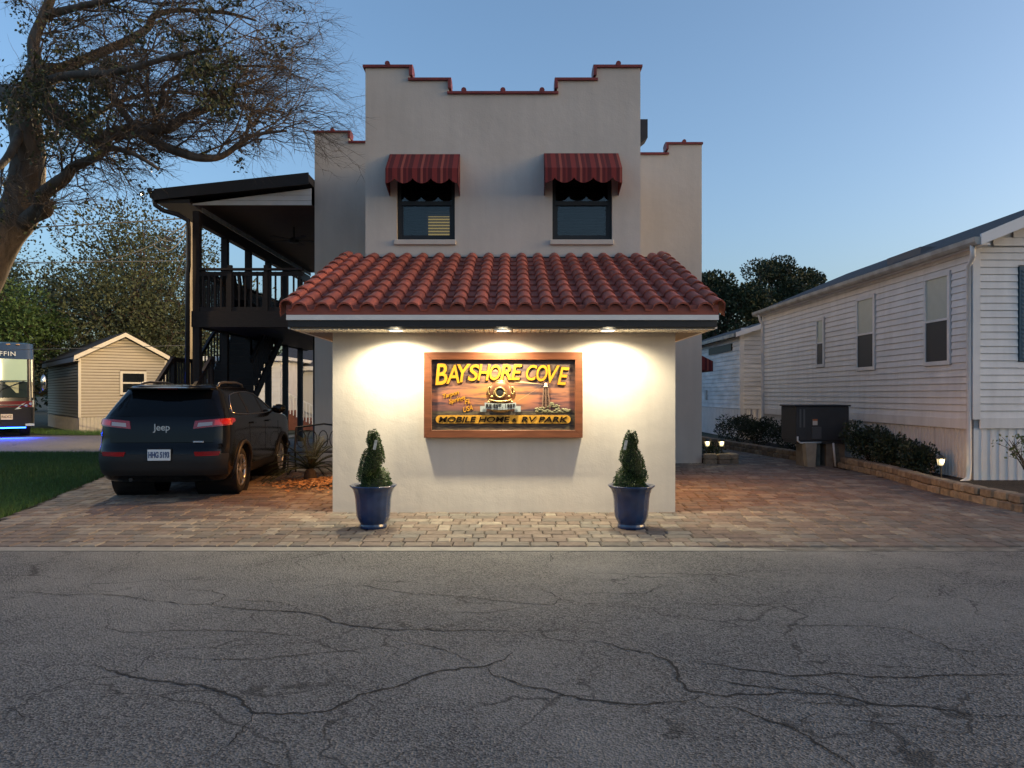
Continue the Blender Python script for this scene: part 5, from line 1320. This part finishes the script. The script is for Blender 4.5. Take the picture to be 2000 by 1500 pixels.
# ------------------------------------------------------------------ MOTORHOME (left edge)
def motorhome():
    rv = thing('motorhome', 'large dark blue and maroon motorhome with glowing blue underlight at the left edge', 'motorhome', (-18.5,27.4,0), R(37))
    NAVY = mat('navy_coach_paint', (.012,.03,.065), .2, coat=.8); MAR = mat('maroon_coach_paint', (.10,.01,.015), .2, coat=.8); BLKP = mat('black_coach_paint', (.012,.012,.014), .25, coat=.6)
    W_ = 1.27
    def arcbox(z0, z1, y0f, y1f, m, name, par=None, back=10.0, w0=W_, w1=W_, r_=.30):
        b = MB(); rows = []
        for z, yf, w_ in ((z0,y0f,w0),(z1,y1f,w1)):
            P = [(-w_,back),( -w_, yf+r_)]
            for i in range(7): a = math.pi/2*i/6; P.append((-w_+r_*(1-math.cos(a)), yf+r_*(1-math.sin(a))))
            for i in range(5): u = -1+2*(i+.5)/5; P.append((u*(w_-r_), yf-.10*(1-u*u)))
            for i in range(7): a = math.pi/2*(1-i/6); P.append((w_-r_*(1-math.cos(a)), yf+r_*(1-math.sin(a))))
            P += [(w_,yf+r_),(w_,back)]; rows.append([(p[0],p[1],z) for p in P])
        n_ = len(rows[0]); b.add(rows[0]+rows[1], [(i,(i+1)%n_,n_+(i+1)%n_,n_+i) for i in range(n_)]+[tuple(range(n_-1,-1,-1)),tuple(range(n_,2*n_))])
        return b.build(name, m, par or rv, local=True, smooth=True, angle=35)
    arcbox(.38,1.10,-.02,-.10,BLKP,'lower_body'); arcbox(1.10,1.32,-.10,-.09,MAR,'belt_stripe'); arcbox(1.32,2.85,-.06,.10,BLKP,'cab_body'); arcbox(2.85,3.42,.10,.28,NAVY,'front_cap'); arcbox(3.42,3.50,.28,.6,NAVY,'roof_edge',w1=1.15)
    WSH = mat('windshield_painted_reflection', (.42,.56,.44), .08, spec=.8, coat=1.0); GLD = mat('coach_glass', (.02,.03,.03), .05, spec=.8)  # pale green windshield colour paints the bright sky reflected in the glass
    def front(u0,u1,z0,z1,m,name,off=.02,par=None,n_=10):
        b = MB()
        for z in (z0,z1):
            f = (z-1.32)/(2.85-1.32); yf = -.06+.16*f if z >= 1.32 else -.10
            for i in range(n_+1):
                x = u0+(u1-u0)*i/n_; ax = abs(x); r_ = .30
                if ax <= W_-r_: y = yf-.10*(1-(x/(W_-r_))**2)
                else: c_ = min(1,(ax-(W_-r_))/r_); y = yf+r_*(1-math.sqrt(max(0,1-c_*c_)))
                b.v.append((x,y-off,z))
        k_ = n_+1; m_ = len(b.v); b.v += [(v[0],v[1]+off*.9,v[2]) for v in b.v]
        b.f = [(i,i+1,k_+i+1,k_+i) for i in range(n_)]+[(m_+i,i,k_+i,m_+k_+i) for i in (0,)]+[(n_,m_+n_,m_+k_+n_,k_+n_)]+[(k_+i,k_+i+1,m_+k_+i+1,m_+k_+i) for i in range(n_)]+[(i+1,i,m_+i,m_+i+1) for i in range(n_)]
        return b.build(name, m, par or rv, local=True, smooth=True, angle=35)
    front(-1.2,1.2,2.02,2.84,WSH,'windshield'); front(-1.2,1.2,1.45,2.02,GLD,'lower_windshield')
    MB().box(.35,.75,-.10,-.03,1.62,2.0).build('dash_screen', mat('tan_dash', (.32,.33,.20), .6), rv, local=True)
    for x0,x1,zz in ((-.9,-.05,2.05),(.05,.95,2.06)):
        MB().tube([(x0,-.20,1.42),(x0+.2,-.20,1.75),(x1,-.19,zz)], .014, 5).build('wiper', BLACK, rv, local=True); MB().bar((x0+.1,-.20,zz-.01),(x1+.05,-.17,zz),.02,.03).build('wiper_blade', BLACK, rv, local=True)
    HL = mat('headlight_lens', (.40,.46,.42), .1, coat=1.0)
    for s_ in (-1,1):
        b = MB(); P = [(.62,1.02),(1.22,1.10),(1.24,1.36),(.85,1.22)]
        def fy(x): ax = abs(x); r_ = .30; c_ = max(0,min(1,(ax-(W_-r_))/r_)); return -.10-.10*max(0,1-(x/(W_-r_))**2)+r_*(1-math.sqrt(max(0,1-c_*c_)))
        vs = [(s_*p[0], fy(p[0])-.03, p[1]) for p in P]+[(s_*p[0], fy(p[0])+.05, p[1]) for p in P]
        hl = MB().add(vs,[(0,1,2,3),(7,6,5,4)]+[(i,i+4,(i+1)%4+4,(i+1)%4) for i in range(4)]).build('headlight', HL, rv, local=True)
        for x,z in ((.98,1.16),(1.12,1.22)): MB().ellipsoid((s_*x,fy(x)-.04,z),(.06,.03,.05),8,6).build('bulb', mat('lamp_chrome', (.6,.62,.6), .15, metal=.8), hl, local=True)
        MB().tube([(s_*1.26,.20,1.62),(s_*1.42,.05,1.64),(s_*1.50,-.02,1.72)], .025, 6).build('mirror_arm', BLKP, rv, local=True, smooth=True)
        MB().ellipsoid((s_*1.52,-.04,2.0),(.10,.09,.30),12,8).build('mirror', mat('mirror_chrome', (.6,.6,.6), .12, metal=1.0), rv, local=True, smooth=True)
        MB().box(s_*1.10-.14,s_*1.10+.14,-.06,.1,.42,.50).build('fog_light', HL, rv, local=True)
        for wy in (1.9,8.0): MB().tube([(s_*.95,wy,.48),(s_*1.25,wy,.48)], .48, 20).build('wheel', mat('tyre_rubber'), rv, local=True)
    MB().box(-.9,.9,-.24,-.17,1.17,1.19).build('chrome_strip', mat('lamp_chrome'), rv, local=True)
    for x in (-.75,-.45,.0,.45,.75): MB().ellipsoid((x,.20-.03*(1-x*x),3.38),(.07,.03,.025),8,6).build('marker_light', mat('marker_amber', (.5,.3,.15), .3), rv, local=True)
    pl = MB().box(.20,.56,-.26,-.24,.66,.86).build('licence_plate', mat('tan_plate', (.55,.45,.33), .5), rv, local=True)
    me = text_mesh('R6XZ', .13, .002, offset=.003); stand_text(me, Matrix.Translation((.38,-.262,.76))); link('plate_number', me, mat('plate_brown', (.10,.07,.05), .5), pl)
    me = text_mesh('TIFFIN', .235, .004, offset=.002, spacing=1.15); stand_text(me, Matrix.Translation((.30,-.035,3.02)) @ Matrix.Rotation(R(-17),4,'X')); link('lettering', me, mat('silver_letters', (.55,.57,.55), .4), rv)
    us = MB().box(-1.0,1.0,.25,.30,.33,.37).build('underlight_strip', mat('blue_led', (.02,.05,1), .4, emit=(.01,.06,1.0), estr=8), rv, local=True)
    A = bpy.data.lights.new('underlight', 'AREA'); A.shape = 'RECTANGLE'; A.size = 2.2; A.size_y = .3; A.energy = 60; A.color = (.01,.06,1.0)
    ao = bpy.data.objects.new('underlight', A); COL.objects.link(ao); ao.parent = rv; ao.location = (0,.05,.32); ao.rotation_euler = (R(-25),0,0)
motorhome()

# ------------------------------------------------------------------ far white homes seen under the deck
def far_home(x0,x1,y,ze,zr,m,label,roofm,rail=False):
    h_ = thing('white_home', label, 'house', ((x0+x1)/2,y,0))
    MB().box(x0,x1,y+.02,y+7,0,ze).build('wall', m, h_); b = MB(); z = .7
    while z < ze-.05: b.add([(x0,y-.02,z),(x1,y-.02,z),(x1,y,z+.2),(x0,y,z+.2),(x0,y,z),(x1,y,z)],[(0,1,2,3),(4,5,1,0)]); z += .2
    o = b.build('siding', m, h_); o['kind'] = 'stuff'
    MB().prism([(y-.3,ze),(y-.3,ze+.12),(y+3.5,zr),(y+7.3,ze+.12),(y+7.3,ze)],'x',x0-.3,x1+.3).build('roof', roofm, h_); MB().box(x0-.3,x1+.3,y-.36,y-.3,ze-.05,ze+.14).build('fascia', WHITEP, h_)
    return h_
far_home(-13.0,-9.95,33,3.05,3.2,WHITEV,'plain white flat-topped home seen beneath the deck stairs',WHITEP)
hh = far_home(-11.3,-7,36.5,2.75,4.1,mat('grey_white_siding', (.55,.55,.54), .6),'white home with dark grey roof and porch steps beyond the deck',SHG)
MB().box(-9.0,-8.2,36.42,36.47,.6,2.5).build('door', mat('grey_door', (.20,.21,.22), .6), hh); MB().box(-8.12,-7.95,36.0,36.2,0,2.75).build('porch_post', WHITEP, hh)
RB = mat('red_brick_steps', (.20,.07,.045), .85, var=.3, vscale=8)
for i in range(5): MB().box(-10.2+i*.34,-9.86+i*.34,33.6,35.2,0,.85-i*.17).build('step', RB, hh)
MB().bar((-11.2,33.6,1.75),(-10.1,33.6,1.75),.06,.06).build('porch_rail', WHITEP, hh); MB().bar((-10.1,33.6,1.75),(-8.5,33.6,.95),.06,.06).build('porch_rail', WHITEP, hh)
for i in range(9): MB().box(-11.2+i*.13,-11.16+i*.13,33.58,33.62,.8,1.75).build('baluster', WHITEP, hh)
for i in range(11):
    x = -10.0+i*.14; zt = 1.75-(x+10.1)*.5; MB().box(x,x+.04,33.58,33.62,zt-.85,zt).build('baluster', WHITEP, hh)
for x,zt in ((-10.1,1.85),(-8.5,1.05)): MB().box(x-.06,x+.06,33.54,33.66,0,zt).build('newel_post', WHITEP, hh)

# ------------------------------------------------------------------ utility pole + wires
up_ = thing('utility_pole', 'weathered wooden utility pole behind the deck\'s left post', 'utility pole', (-10.05,24,0))
MB().tube([(-10.05,24,0),(-10.03,24,7.2)], [.17,.14], 12).build('pole', mat('weathered_pole', (.17,.14,.105), .9, var=.4, vscale=4, stretch=(4,4,.5)), up_, smooth=True)
WIRE = mat('cable', (.05,.05,.05), .5)
def wire(p0, p1, sag, r_=.014, name='wire'):
    P = []
    for i in range(17):
        f = i/16; p = Vector(p0).lerp(Vector(p1), f); p.z -= sag*4*f*(1-f); P.append(p)
    MB().tube(P, r_, 5, cap=False).build(name, WIRE, up_, smooth=True)
wire((-10.05,23.9,7.05),(-30,23,6.4),.25,.02); wire((-10.05,23.9,5.72),(-34,24,5.75),.08,.014); wire((-10.05,24,3.1),(-30,26,3.0),.1,.010); wire((-10.05,23.9,6.9),(-13.5,23.5,5.6),.35,.012)
for k_ in range(3): wire((-10.05,23.85,6.95-.1*k_),(-10.9-.1*k_,23.8,6.75-.28*k_),.22+.1*k_,.018,'splice')
for k_ in range(2): MB().tube([(-10.75-.1*k_,23.8,6.45-.25*k_),(-10.5-.1*k_,23.8,6.32-.25*k_)], .045, 6).build('splice_sleeve', BLACK, up_)

# ------------------------------------------------------------------ TREES
BARK = mat('oak_bark', (.13,.10,.075), .95, var=.45, vscale=7, bump=1.0, bscale=18, stretch=(1,1,.35))
TW2 = mat('oak_twig', (.10,.078,.06), .95)
OAKL = mat('oak_leaf', (.040,.052,.018), .7, rand=.5, island=True)
def near_oak():
    tr = thing('oak_tree', 'spreading half-bare oak reaching in from the upper left over the deck roof', 'tree', (-10.6,13.8,0)); r = random.Random(17)
    D0 = 13.8
    def P(px, py, d=0.0): Y = D0+d; return Vector(((px-1000)/1500*Y, Y, H-(py-771)/1500*Y))
    limbs = []
    def limb(pts, r0, r1):
        n_ = len(pts); Q = []; RR = []
        for i in range(n_-1):
            for k_ in range(4):
                f = k_/4; a = pts[max(i-1,0)]; b_ = pts[i]; c_ = pts[i+1]; d_ = pts[min(i+2,n_-1)]
                q = .5*((2*b_)+(c_-a)*f+(2*a-5*b_+4*c_-d_)*f*f+(3*b_-a-3*c_+d_)*f**3); Q.append(q); g = (i+f)/(n_-1); RR.append((r0+(r1-r0)*g)*(1+.10*noise.noise(q*2.2)))
        Q.append(pts[-1]); RR.append(r1); limbs.append((Q,RR)); return Q
    trunk = [Vector((-10.7,13.8,-.1)),Vector((-10.35,13.8,1.6)),P(-45,560),P(0,470),P(33,425),P(50,367),P(56,300),P(48,235),P(43,200)]
    limb(trunk, .42, .23)
    limb([P(43,205),P(20,185,.3),P(-40,170,.8),P(-120,120,1.2)], .20,.10); limb([P(46,215),P(62,195,-.2),P(80,190,-.3),P(117,227,-.5),P(150,250,-.6),P(190,277,-.7),P(217,263,-.8),P(267,250,-.8),P(327,253,-.8),P(360,230,-.7),P(410,210,-.5),P(433,187,-.3),P(467,167,-.2),P(520,150,0)], .17,.022)
    limb([P(262,250,-.8),P(300,277,-1.0),P(350,297,-1.1),P(390,308,-1.2),P(433,305,-1.2),P(473,277,-1.2),P(500,263,-1.2),P(560,255,-1.2)], .10,.018)
    limb([P(50,225),P(83,140,.5),P(147,143,.8),P(207,165,.7),P(220,190,.3),P(258,243,-.5)], .13,.06); limb([P(43,200),P(68,130,.2),P(66,80,.3),P(90,20,.4),P(120,-60,.5)], .14,.07)
    limb([P(40,440),P(80,405,-.5),P(84,380,-.6),P(127,347,-.9),P(143,327,-1.0),P(187,307,-1.2),P(213,290,-1.3),P(260,300,-1.5),P(310,330,-1.6)], .15,.022); limb([P(60,425,-.2),P(88,412,-.5),P(92,398,-.6)], .13,.11)
    limb([P(100,140,.6),P(180,110,1.0),P(280,62,1.2),P(300,32,1.2),P(347,20,1.2),P(440,25,1.2),P(500,40,1.0)], .10,.02); limb([P(300,250,-.8),P(305,225,-.9),P(318,190,-1.0),P(322,165,-1.0),P(370,140,-1.0),P(450,130,-.8),P(560,130,-.5)], .055,.014)
    limb([P(55,180,-.3),P(120,150,-1.0),P(230,140,-1.5),P(340,110,-1.8),P(430,95,-1.8)], .09,.02); limb([P(90,30,.4),P(170,10,.2),P(270,-10,0),P(400,-20,-.3)], .08,.02); limb([P(48,240),P(20,300,-.6),P(-10,330,-1.2),P(-60,340,-1.6)], .09,.03)
    limb([P(150,250,-.6),P(200,215,.4),P(260,190,1.0),P(350,180,1.4),P(450,200,1.6),P(540,230,1.6)], .06,.014)
    wood = MB(); tw = MB(); lf = MB()
    for Q,RR in limbs: wood.tube(Q,RR,9)
    def twig(p, d, L, r_, lev):
        n_ = 5 if lev < 2 else 4; pts = [p]; q = p.copy(); dd = d.copy()
        for i in range(n_):
            dd = (dd + Vector((r.uniform(-.32,.32)+.05, r.uniform(-.30,.30), r.uniform(-.30,.30) - (.05 if lev else -.02)))).normalized(); q = q+dd*(L/n_)
            if q.x > -6.3 and q.z < 5.5: break        # pruned clear of the deck roof
            pts.append(q)
        n_ = len(pts)-1
        if n_ < 1: return
        tw.tube(pts, [r_*(1-.75*i/n_) for i in range(n_+1)], 5 if lev == 0 else 3, cap=False)
        if lev < 3:
            for _ in range((7,5,3)[lev]):
                k_ = r.randint(1,n_); nd = (dd*.7+Vector((r.uniform(-.75,.75)+.12, r.uniform(-.7,.7), r.uniform(-.65,.65)))).normalized(); twig(pts[k_], nd, L*r.uniform(.45,.75), r_*.55, lev+1)
        elif r.random() < dens(pts[-1]):
            for _ in range(r.randint(2,5)): leaf_cloud(lf, pts[r.randint(1,n_)], (.10,.10,.08), 4, r, (.05,.09), 0, .0)
    def dens(p):
        u = 1000+109*p.x; return 0 if u > 545 else .008+.12*max(0,min(1,(230-u)/230)) + (.40 if noise.noise(Vector((p.x*.9,p.y*.9,p.z*.9))) > .27 else 0)
    for li, (Q,RR) in enumerate(limbs):
        if li in (0,7): rng = range(22,len(Q),3) if li == 0 else ()
        else: rng = range(3,len(Q),2)
        for i in rng:
            base = (Q[min(i+1,len(Q)-1)]-Q[i-1]).normalized(); d = (base*.55+Vector((r.uniform(-.3,.7), r.uniform(-.9,.9), r.uniform(-.55,.75)))).normalized()
            twig(Q[i], d, r.uniform(.7,1.5), min(.022,RR[i]*.5), 0)
    wood.build('trunk', BARK, tr, smooth=True); tw.build('twigs', TW2, tr); o = lf.build('crown', OAKL, tr); o['kind'] = 'stuff'
near_oak()

def tree(name, x, y, h, rx, seed, label, leafm, nl=9000, trunk_r=.3, base=.25, ls=(.12,.26), clumps=26, zc=.62, twigs=True, gap=.5):
    t_ = thing(name, label, 'tree', (x,y,0)); r = random.Random(seed); wood = MB(); lf = MB()
    wood.tube([(x,y,-.1),(x+r.uniform(-.2,.2),y,h*base),(x+r.uniform(-.4,.4),y,h*.55)],[trunk_r,trunk_r*.8,trunk_r*.45],9)
    for i in range(clumps):
        while True:
            q = Vector((r.uniform(-1,1),r.uniform(-1,1),r.uniform(-1,1)))
            if gap**2 < q.length_squared < 1: break
        c = Vector((x+q.x*rx*.85, y+q.y*rx*.85, h*zc+q.z*h*(1-zc)*.9)); s = Vector((x,y,h*base+r.random()*h*.25)); m_ = s.lerp(c,.5)+Vector((r.uniform(-.3,.3),r.uniform(-.3,.3),r.uniform(0,.5)))
        wood.tube([s,m_,c],[trunk_r*.35,trunk_r*.2,trunk_r*.06],5)
        rr = rx*r.uniform(.25,.42); leaf_cloud(lf, c, (rr,rr,rr*.65), nl//clumps, r, ls, .15, .1)
        for _ in range(5): e = c+Vector((r.uniform(-1,1),r.uniform(-1,1),r.uniform(-.8,.8)))*rr; wood.tube([c.lerp(m_,.2),e],[trunk_r*.06,.012],4,cap=False)
    wood.build('trunk', BARK, t_, smooth=True); o = lf.build('crown', leafm, t_); o['kind'] = 'stuff'
GREY_L = mat('greyish_oak_leaf', (.066,.080,.034), .75, rand=.5, island=True); GRN_L = mat('fresh_green_leaf', (.050,.095,.022), .7, rand=.45, island=True); DRK_L = mat('dark_tree_leaf', (.022,.038,.014), .75, rand=.5, island=True)
tree('oak_tree', -19.8, 42, 11.3, 6.3, 101, 'tall grey-green oak rising behind the tan park home', GREY_L, 42000, .45, .2, (.11,.22), 60, .58)
tree('oak_tree', -27.5, 42, 10.5, 5.0, 102, 'bushy oak behind the motorhome at the left edge', GREY_L, 22000, .4, .2, (.11,.22), 40, .56)
tree('leafy_tree', -24.0, 35.5, 6.9, 3.2, 103, 'fresh green leafy tree between motorhome and oak', GRN_L, 16000, .2, .3, (.10,.2), 24, .72, gap=.2)
tree('shade_tree', 15.6, 46, 9.8, 2.9, 104, 'tall dark round-headed tree beyond the white mobile homes', DRK_L, 20000, .3, .35, (.10,.20), 28, .76, gap=.3)
tree('shade_tree', 11.7, 44, 9.0, 3.6, 105, 'dark tree beside the building\'s right rear wing', DRK_L, 22000, .3, .25, (.12,.24), 24, .62, gap=.2)
tree('shade_tree', 17.8, 48, 9.4, 2.2, 106, 'slimmer dark tree at the right of the pair behind the roof', DRK_L, 10000, .25, .35, (.12,.24), 16, .75, gap=.3)
tree('shade_tree', -12.8, 52, 6.0, 3.4, 107, 'small distant tree above the far grey roof', GREY_L, 4000, .25, .2, (.15,.3), 16, .6, gap=.2)
# distant wood closing the horizon
tl = MB(); r = random.Random(55); sk = MB()
for i in range(120):
    x = -75+i*1.28; y = 74+r.uniform(-3,3); h_ = r.uniform(3.2,5.6); leaf_cloud(tl,(x,y,h_*.5),(1.6,1.4,h_*.55),170,r,(.35,.7),.2)
tag(tl.build('distant_wood', DRK_L), 'low dark line of distant trees along the horizon', 'wood', kind='stuff')

S.render.engine = 'CYCLES'
